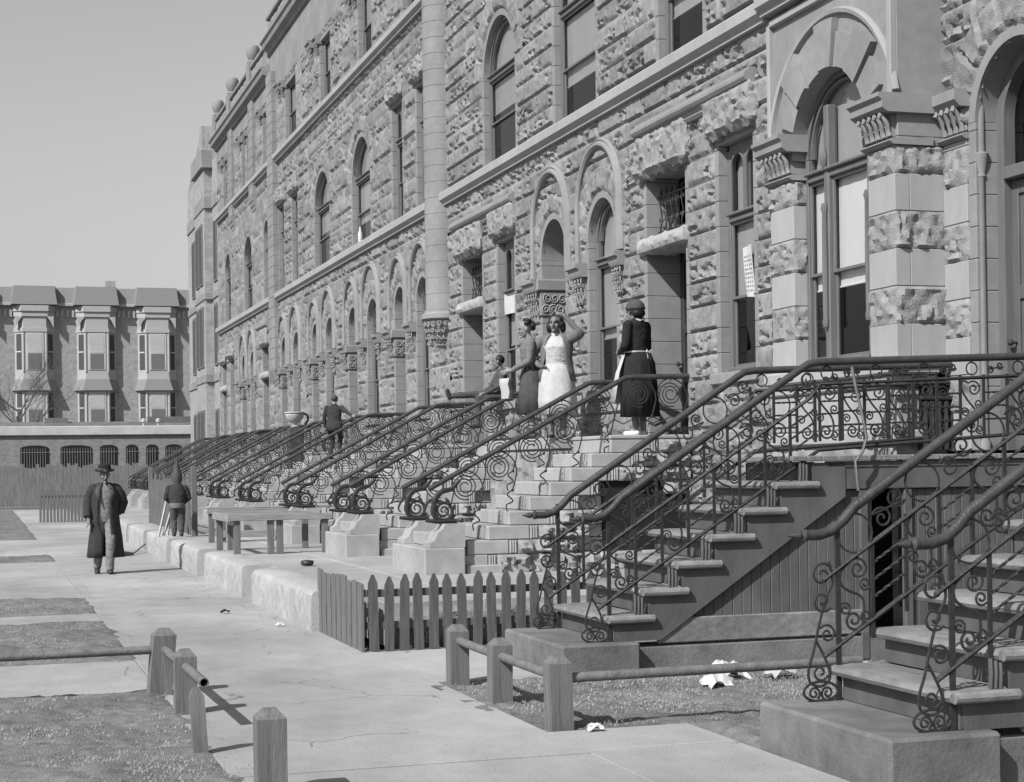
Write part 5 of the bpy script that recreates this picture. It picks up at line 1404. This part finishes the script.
def shell(name, mb, mat, parent, th=.012):
    V = np.array(mb.v); a = np.arctan2(V[:, 1], V[:, 0])
    d = (fbm(a * 3.2 + V[:, 2] * 2.5, V[:, 2] * 5 - a * 1.3, 4, 3) - .5) * .035 + (fbm(V[:, 0] * 14 + V[:, 2] * 9, V[:, 1] * 14 - V[:, 2] * 12, 7, 2) - .5) * .02
    r = np.hypot(V[:, 0], V[:, 1]) + 1e-6; k = np.clip((r + d) / r, .9, 1.12); V[:, 0] *= k; V[:, 1] *= k; mb.v = [tuple(q) for q in V]
    o = mb.build(name, mat, parent, local=True, sharp=60)
    md = o.modifiers.new('thick', 'SOLIDIFY'); md.thickness = th; md.offset = 0
    return o
def person(loc, label, rz=0., group=None): return thing('person', loc, label, 'person', group, rz)
PR = []
# --- man walking towards the camera, long open overcoat and hat (local frame faces -y)
t = person((1.93, 28.75, 0), 'person in a dark hat and long open overcoat walking along the sidewalk', .0)
f = Fig()
f.loft([(0, .02, .86, .13, .10), (0, .02, .95, .165, .115), (0, .01, 1.08, .150, .105), (0, .005, 1.25, .17, .115), (0, .01, 1.38, .175, .11), (0, .015, 1.46, .12, .085), (0, .02, 1.50, .06, .06)], 'shirt')
f.chain([(0, .02, 1.46), (0, .0, 1.56)], [.055, .052], 'skin')
f.head((0, -.04, 1.635), .1, .30, 'skin', 1.05)
f.chain([(.085, .02, .92), (.075, -.10, .50), (.06, -.06, .09)], [.10, .08, .068], 'shirt')
f.chain([(-.085, .02, .92), (-.10, .04, .50), (-.12, .20, .13)], [.10, .08, .066], 'shirt')
for (x, y, z, pt) in ((.06, -.06, .045, 0.), (-.12, .20, .09, -.45)):
    f.cap((x, y + .04, z), (x * 1.1, y - .15, z - .01 + pt * .12), .052, .046, 'shoe')
f.chain([(-.20, .02, 1.42), (-.26, .05, 1.16), (-.27, -.06, .95)], [.06, .05, .04], 'coat'); f.hand((-.27, -.07, .92), (0, -.25, -1), (.2, -1, 0), 'skin', .5)
f.chain([(.20, .02, 1.42), (.30, .08, 1.18), (.235, .04, 1.0)], [.06, .05, .04], 'coat'); f.hand((.22, .03, .98), (-.7, -.2, -.6), (0, -1, .4), 'skin', .7)
f.build(t)
h0 = 100 * pi / 180
def coatring(z, rx, ry, gap, cx=0, cy=.02): return (cx, cy, z, rx, ry)
cm = MB()
rings = [(0, .03, 1.50, .085, .075, 0), (0, .025, 1.46, .15, .10, 0), (0, .02, 1.40, .215, .125, .01), (0, .02, 1.25, .225, .14, .015), (0, .03, 1.05, .22, .15, .02), (0, .04, .85, .235, .17, .03), (0, .05, .62, .255, .19, .05), (0, .06, .40, .275, .21, .06), (0, .07, .27, .285, .22, .07)]
n = 40; vs = []
for i, r in enumerate(rings):
    gap = .42 + .16 * (i / 7) if i > 1 else .30
    aL = -pi / 2 + gap * (.55 if i > 3 else .7); aR = -pi / 2 - gap * (1.0 if i < 6 else .35) + 2 * pi
    for k in range(n + 1):
        a = aL + (aR - aL) * k / n; w = 1 + r[5] * (sin(5 * a + 1) + .5 * sin(9 * a + i * .3))
        vs.append((r[0] + r[3] * cos(a) * w, r[1] + r[4] * sin(a) * w, r[2]))
cm.add(vs, [(i * (n + 1) + k, i * (n + 1) + k + 1, (i + 1) * (n + 1) + k + 1, (i + 1) * (n + 1) + k) for i in range(len(rings) - 1) for k in range(n)])
cm.tube([(-.10, .02, 1.45), (-.15, .02, 1.435), (-.20, .02, 1.39), (-.245, .04, 1.28), (-.265, .05, 1.14), (-.275, -.05, .95)], [.03, .055, .068, .070, .068, .062], 12); cm.tube([(.10, .02, 1.45), (.15, .02, 1.435), (.20, .02, 1.39), (.265, .06, 1.28), (.30, .09, 1.17), (.25, .05, 1.01)], [.03, .055, .068, .072, .072, .066], 12)
ct = shell('overcoat', cm, 'coat', t, .014)
for sx in (-1, 1):                                                  # lapels
    lp = MB(); lp.add([(sx * .05, -.075, 1.49), (sx * .135, -.085, 1.42), (sx * .16, -.115, 1.33), (sx * .085, -.14, 1.12), (sx * .07, -.115, 1.36)], [(0, 1, 2, 3, 4)]); l_ = shell('lapel', lp, 'greyd', t, .012)
hm = MB(); hm.lathe([(.15, .0), (.165, .012), (.155, .022), (.105, .016), (.104, .06), (.098, .10), (.07, .125), (.02, .118)], (0, -.02, 1.685), 24)
hm.v = [(x, y, z - .22 * (y + .02) * -1 * .5 - .9 * x * x * -.5) for x, y, z in hm.v]
ht = hm.build('hat', 'black', t, local=True); bd = MB(); bd.lathe([(.108, .018), (.108, .05)], (0, -.02, 1.685), 20); bd.build('hat_band', 'greyd', ht, local=True)
# --- woman in white dress, hand up against the sun; faces the street (-x) and the camera
t = person((7.62, 22.35, 2.05), 'person in a white dress and open grey jacket shading her eyes on the landing', radians(-28))
f = Fig()
f.loft([(0, .02, .80, .15, .12), (0, .02, .92, .185, .14), (0, .01, 1.04, .145, .115), (0, .0, 1.16, .155, .125), (0, -.005, 1.28, .165, .135), (0, .01, 1.38, .16, .10), (0, .02, 1.44, .10, .075), (0, .02, 1.47, .055, .055)], 'white')
f.chain([(0, .02, 1.42), (0, .0, 1.53)], [.05, .047], 'skin'); f.head((0, -.02, 1.60), -.15, -.08, 'skin', 1.0)
for sx in (-1, 1):
    f.chain([(sx * .085, .02, .82), (sx * .08, .0, .46), (sx * .075, .02, .08)], [.10, .058, .036], 'skin'); f.cap((sx * .075, .03, .035), (sx * .085, -.13, .028), .036, .030, 'shoe')
# right arm (image left): hand on hip
f.chain([(-.17, .02, 1.38), (-.34, .05, 1.17), (-.20, -.06, 1.02)], [.058, .047, .034], 'grey'); f.hand((-.19, -.07, 1.01), (.9, -.25, -.25), (0, -1, .3), 'skin', .5)
# left arm raised to the brow
f.chain([(.17, .02, 1.39), (.31, -.06, 1.46), (.285, -.08, 1.50)], [.058, .048, .045], 'grey'); f.chain([(.30, -.07, 1.48), (.13, -.13, 1.70)], [.042, .030], 'skin'); f.hand((.125, -.135, 1.71), (-.95, -.05, .15), (0, .3, -1), 'skin', .6)
f.build(t); t.scale = (1.12, 1.12, 1.0)
hr = MB(); hr.add(Fig().ell((0, .035, 1.645), (.098, .10, .10), 'hair').p[0][0].v, Fig().ell((0, 0, 0), (1, 1, 1), 'hair').p[0][0].f)
for sx in (-1, 1): e = Fig().ell((sx * .085, .03, 1.56), (.038, .06, .085), 'hair').p[0][0]; hr.add(e.v, e.f)
hr.build('hair', 'hair', t, local=True)
sk = loftmb([(0, .02, 1.05, .150, .122, 0), (0, .02, .96, .195, .15, .01), (0, .02, .80, .215, .18, .02), (0, .02, .55, .235, .205, .035), (0, .02, .34, .25, .22, .045)], 44, 6, 0, cap=False); shell('skirt', sk, 'white', t, .008)
MB().lathe([(.152, 0), (.156, .012), (.152, .03)], (0, .0, 0), 30).build('belt', 'white', t, local=True).data.transform(Matrix.Translation((0, .015, 1.035)) @ Matrix.Diagonal((1, .82, 1, 1)))
rings = [(0, .02, 1.46, .10, .085, 0), (0, .02, 1.40, .185, .115, 0), (0, .02, 1.28, .195, .145, .01), (0, .02, 1.12, .19, .15, .015), (0, .03, .95, .215, .175, .025), (0, .03, .80, .235, .19, .03)]
n = 36; vs = []; cm = MB()
for i, r in enumerate(rings):
    g = (.5, .5, .62, .75, .85, .95)[i]
    for k in range(n + 1):
        a = -pi / 2 + g + (2 * pi - 2 * g) * k / n; w = 1 + r[5] * sin(6 * a + i * .4); vs.append((r[0] + r[3] * cos(a) * w, r[1] + r[4] * sin(a) * w, r[2]))
cm.add(vs, [(i * (n + 1) + k, i * (n + 1) + k + 1, (i + 1) * (n + 1) + k + 1, (i + 1) * (n + 1) + k) for i in range(5) for k in range(n)])
cm.tube([(-.08, .02, 1.42), (-.165, .02, 1.375), (-.26, .04, 1.29), (-.335, .05, 1.18), (-.27, -.01, 1.09)], [.03, .072, .074, .07, .06], 12); cm.tube([(.08, .02, 1.42), (.165, .02, 1.385), (.25, -.03, 1.43), (.31, -.06, 1.475)], [.03, .076, .078, .072], 12)
shell('jacket', cm, 'grey', t, .012)
# --- woman in profile beside her, dark skirt, holding a paper bag
t = person((7.32, 22.62, 2.05), 'person with short curly hair in profile beside the white dress, holding a paper bag', radians(-100))
f = Fig()
f.loft([(0, .02, .78, .14, .12), (0, .02, .90, .17, .14), (0, .01, 1.02, .135, .11), (0, -.005, 1.15, .15, .125), (0, -.01, 1.27, .155, .13), (0, .0, 1.36, .15, .10), (0, .01, 1.41, .09, .075), (0, .01, 1.44, .052, .052)], 'grey')
f.chain([(0, .01, 1.39), (0, -.03, 1.49)], [.048, .045], 'skinp'); f.head((0, -.06, 1.545), 0, .15, 'skinp', .98)
for sx in (-1, 1):
    f.chain([(sx * .08, .02, .80), (sx * .075, .0, .44), (sx * .07, .02, .08)], [.09, .055, .034], 'skinp'); f.cap((sx * .07, .03, .034), (sx * .075, -.13, .028), .034, .028, 'shoe')
    f.chain([(sx * .165, .0, 1.34), (sx * .20, -.04, 1.09), (sx * .10, -.25, .97)], [.062, .052, .034], 'grey'); f.hand((sx * .095, -.26, .965), (-.3 * sx, -1, -.2), (0, 0, 1), 'skinp', .8)
f.build(t)
hr = MB(); rr_ = random.Random(3)
for k in range(46):
    a, b = rr_.uniform(0, 2 * pi), rr_.uniform(-.25, 1.5); d = Vector((cos(a) * cos(b), sin(a) * cos(b), sin(b)))
    if d.y < -.35 and d.z < .75: continue
    e = Fig().ell(Vector((0, -.035, 1.575)) + Vector((d.x * .085, d.y * .10, d.z * .10)), (.034, .034, .03), 'hair', n=8).p[0][0]; hr.add(e.v, e.f)
hr.build('hair', 'hair', t, local=True)
shell('skirt', loftmb([(0, .02, 1.02, .14, .115, 0), (0, .02, .90, .18, .15, .01), (0, .02, .70, .20, .17, .03), (0, .02, .36, .235, .21, .05)], 40, 6, cap=False), 'greyd', t, .008)
bg_ = thing('paper_bag', (7.02, 22.75, 2.63), 'crumpled pale paper bag held by the curly-haired figure', 'bag')
mb = loftmb([(0, 0, 0, .075, .10, .10), (.01, 0, .09, .085, .12, .16), (-.01, .01, .20, .075, .115, .24), (.0, -.01, .28, .08, .13, .30)], 18, 4, seed=2); mb.f = mb.f[:-1]
shell('sack', mb, 'blind', bg_, .004)
# --- woman in black dress seen from behind at the dark door
t = person((7.92, 20.05, 2.05), 'person in a black dress seen from behind at the dark barred door', radians(212))
f = Fig()
f.loft([(0, .02, .80, .16, .13), (0, .03, .92, .20, .16), (0, .01, 1.04, .165, .13), (0, .0, 1.18, .18, .14), (0, .0, 1.30, .19, .135), (0, .01, 1.40, .18, .105), (0, .01, 1.46, .10, .08), (0, .01, 1.49, .056, .056)], 'black')
f.chain([(0, .0, 1.43), (0, -.03, 1.53)], [.052, .048], 'skin'); f.head((0, -.05, 1.575), -.3, .2, 'skin', 1.08)
for sx in (-1, 1):
    f.chain([(sx * .09, .02, .82), (sx * .085, .0, .46), (sx * .08, .02, .08)], [.10, .06, .036], 'skin'); f.cap((sx * .08, .04, .034), (sx * .09, -.13, .03), .036, .032, 'shoew')
f.chain([(.19, .0, 1.39), (.25, .0, 1.13), (.10, -.20, 1.06)], [.065, .052, .036], 'black'); f.hand((.09, -.21, 1.06), (-.6, -.8, 0), (0, 0, 1), 'skin', .6)
f.chain([(-.19, .0, 1.39), (-.25, -.02, 1.13), (-.14, -.24, 1.10)], [.065, .052, .036], 'black'); f.hand((-.13, -.25, 1.10), (.5, -.8, .1), (0, 0, 1), 'skin', .6)
f.build(t)
hr = MB(); e = Fig().ell((0, -.02, 1.625), (.115, .125, .105), 'black').p[0][0]; hr.add(e.v, e.f); hr.lathe([(.125, 0), (.13, .02), (.118, .035)], (0, -.02, 1.60), 20); hr.build('knit_cap', 'greyd', t, local=True)
hb = MB(); e = Fig().ell((0, .03, 1.55), (.105, .075, .065), 'hair').p[0][0]; hb.add(e.v, e.f); hb.build('hair', 'hair', t, local=True)
shell('skirt', loftmb([(0, .02, 1.05, .168, .135, .01), (0, .03, .92, .215, .18, .02), (0, .03, .65, .245, .21, .035), (0, .03, .24, .275, .235, .05)], 60, 10, cap=False), 'black', t, .01)
MB().tube([(.175 * cos(a), .01 + .142 * sin(a), 1.055) for a in [2 * pi * k / 24 for k in range(25)]], .012, 6).build('apron_string', 'trimw', t, local=True)
ap = MB()
for sx in (-1, 1): ap.tube([(sx * .005, .165, 1.055), (sx * .05, .19, 1.075), (sx * .06, .19, 1.05), (sx * .01, .17, 1.045)], .008, 5); ap.tube([(sx * .01, .165, 1.05), (sx * .03, .185, .97), (sx * .035, .19, .90)], .007, 5)
ap.build('bow', 'white', t, local=True)
shell('apron', loftmb([(0, .0, 1.05, .19, .16, 0), (0, -.01, .8, .28, .26, .03), (0, -.02, .42, .34, .33, .05)], 24, 5, a0=-pi * .9, a1=-pi * .1, cap=False), 'white', t, .006)
MB().tube([(-.06, .02, 1.49), (-.03, .09, 1.46), (.06, .10, 1.45), (.085, .05, 1.47)], .012, 6).build('collar', 'trimw', t, local=True)
# --- figure climbing the far steps, dark jacket and cap, arm out to the rail
t = person((6.93, 34.55, 1.85), 'child in a dark jacket and cap climbing the far steps, arm out to the rail', radians(150)); t.scale = (.84, .84, .80)
f = Fig()
f.loft([(0, .02, .80, .14, .11), (0, .02, .92, .17, .12), (0, .0, 1.05, .17, .12), (0, -.02, 1.2, .19, .125), (0, -.03, 1.33, .19, .115), (0, -.02, 1.40, .11, .08), (0, -.02, 1.44, .055, .055)], 'coat')
f.chain([(0, -.02, 1.38), (0, -.05, 1.48)], [.05, .048], 'skinp'); f.head((0, -.07, 1.54), .9, .15, 'skinp', .98)
f.chain([(.09, .02, .84), (.10, -.14, .50), (.10, .02, .10)], [.09, .065, .045], 'coat'); f.cap((.10, .03, .04), (.10, -.14, .035), .04, .034, 'shoe')
f.chain([(-.09, .02, .84), (-.09, -.22, .62), (-.09, -.10, .22)], [.09, .066, .045], 'coat'); f.cap((-.09, -.09, .21), (-.09, -.25, .205), .04, .034, 'shoe')
f.chain([(-.19, -.02, 1.34), (-.36, .12, 1.22), (-.52, .22, 1.12)], [.065, .05, .036], 'coat'); f.hand((-.53, .23, 1.11), (-.9, .3, -.2), (0, 0, 1), 'skinp', .8)
f.chain([(.19, -.02, 1.34), (.25, .0, 1.10), (.25, -.04, .86)], [.065, .05, .036], 'coat'); f.hand((.25, -.045, .84), (0, -.1, -1), (0, -1, 0), 'skinp', .6)
f.build(t)
hr = MB(); e = Fig().ell((0, -.045, 1.585), (.088, .10, .085), 'coat').p[0][0]; hr.add(e.v, e.f); hr.build('cap', 'greyd', t, local=True)
shell('jacket_hem', loftmb([(0, -.01, 1.0, .185, .135, .01), (0, .01, .85, .205, .155, .03), (0, .02, .74, .21, .16, .03)], 30, 5, cap=False), 'coat', t, .01)
# --- boy sitting on the window sill, one leg out
t = person((8.18, 27.15, 2.78), 'person sitting on the ground-floor window sill with one dark trouser leg stretched out', radians(-90))
f = Fig()
f.loft([(0, .06, .0, .14, .12), (0, .07, .10, .16, .13), (0, .09, .28, .15, .115), (0, .10, .42, .16, .10), (0, .10, .49, .09, .075), (0, .10, .52, .05, .05)], 'greyd')
f.chain([(0, .10, .48), (0, .08, .57)], [.045, .043], 'skin'); f.head((0, .05, .64), -.5, .15, 'skin', .93)
f.chain([(-.08, .02, .07), (-.10, -.38, .10), (-.12, -.74, .07)], [.085, .062, .042], 'greyd'); f.cap((-.12, -.76, .05), (-.12, -.80, .17), .042, .034, 'shoe')
f.chain([(.08, .02, .06), (.09, -.32, .03), (.09, -.34, -.38)], [.085, .062, .042], 'greyd'); f.cap((.09, -.32, -.43), (.09, -.46, -.44), .04, .034, 'shoe')
for sx in (-1, 1): f.chain([(sx * .16, .10, .44), (sx * .21, -.02, .22), (sx * .12, -.20, .12)], [.055, .045, .034], 'greyd'); f.hand((sx * .12, -.21, .12), (-.1 * sx, -1, -.3), (-sx, 0, .3), 'skin', .6)
f.build(t)
hr = MB(); e = Fig().ell((0, .075, .675), (.082, .09, .085), 'hair').p[0][0]; hr.add(e.v, e.f); hr.build('hair', 'hair', t, local=True)
# --- child with a pointed knitted hood, seen from behind on the coping stones
t = person((3.52, 32.6, .43), 'small child in a dark jacket and tall pointed hood, seen from behind', radians(172)); t.scale = (1.12, 1.12, 1.08)
f = Fig()
f.loft([(0, .02, .50, .12, .10), (0, .02, .60, .135, .11), (0, .01, .74, .145, .11), (0, .0, .86, .135, .095), (0, .0, .92, .08, .065), (0, .0, .95, .045, .045)], 'coat')
f.chain([(0, .0, .90), (0, -.01, .98)], [.04, .038], 'skin'); f.head((0, -.02, 1.035), .2, .1, 'skin', .82)
for sx in (-1, 1):
    f.chain([(sx * .06, .02, .52), (sx * .065, -.02, .30), (sx * .06, .02, .08)], [.075, .058, .042], 'greyd'); f.cap((sx * .06, .03, .04), (sx * .065, -.09, .032), .036, .030, 'shoe')
    f.chain([(sx * .135, .0, .85), (sx * .19, -.02, .68), (sx * .12, -.14, .60)], [.055, .046, .034], 'coat'); f.hand((sx * .115, -.15, .60), (-.4 * sx, -.9, 0), (0, 0, 1), 'skin', .7, .8)
f.build(t)
hd = loftmb([(0, .0, .955, .085, .085, 0), (0, .005, 1.02, .09, .098, 0), (0, .01, 1.09, .082, .092, 0), (0, .015, 1.15, .06, .07, 0), (0, .02, 1.22, .042, .048, 0), (0, .025, 1.30, .026, .028, 0), (0, .03, 1.36, .008, .008, 0)], 22); hd.build('pointed_hood', 'greyd', t, local=True)
MB().lathe([(.128, 0), (.134, .02), (.13, .09)], (0, .015, .50), 22).build('jacket_band', 'grey', t, local=True)
MB().lathe([(.06, 0), (.075, .02), (.06, .05)], (0, .0, .915), 18).build('collar', 'grey', t, local=True)
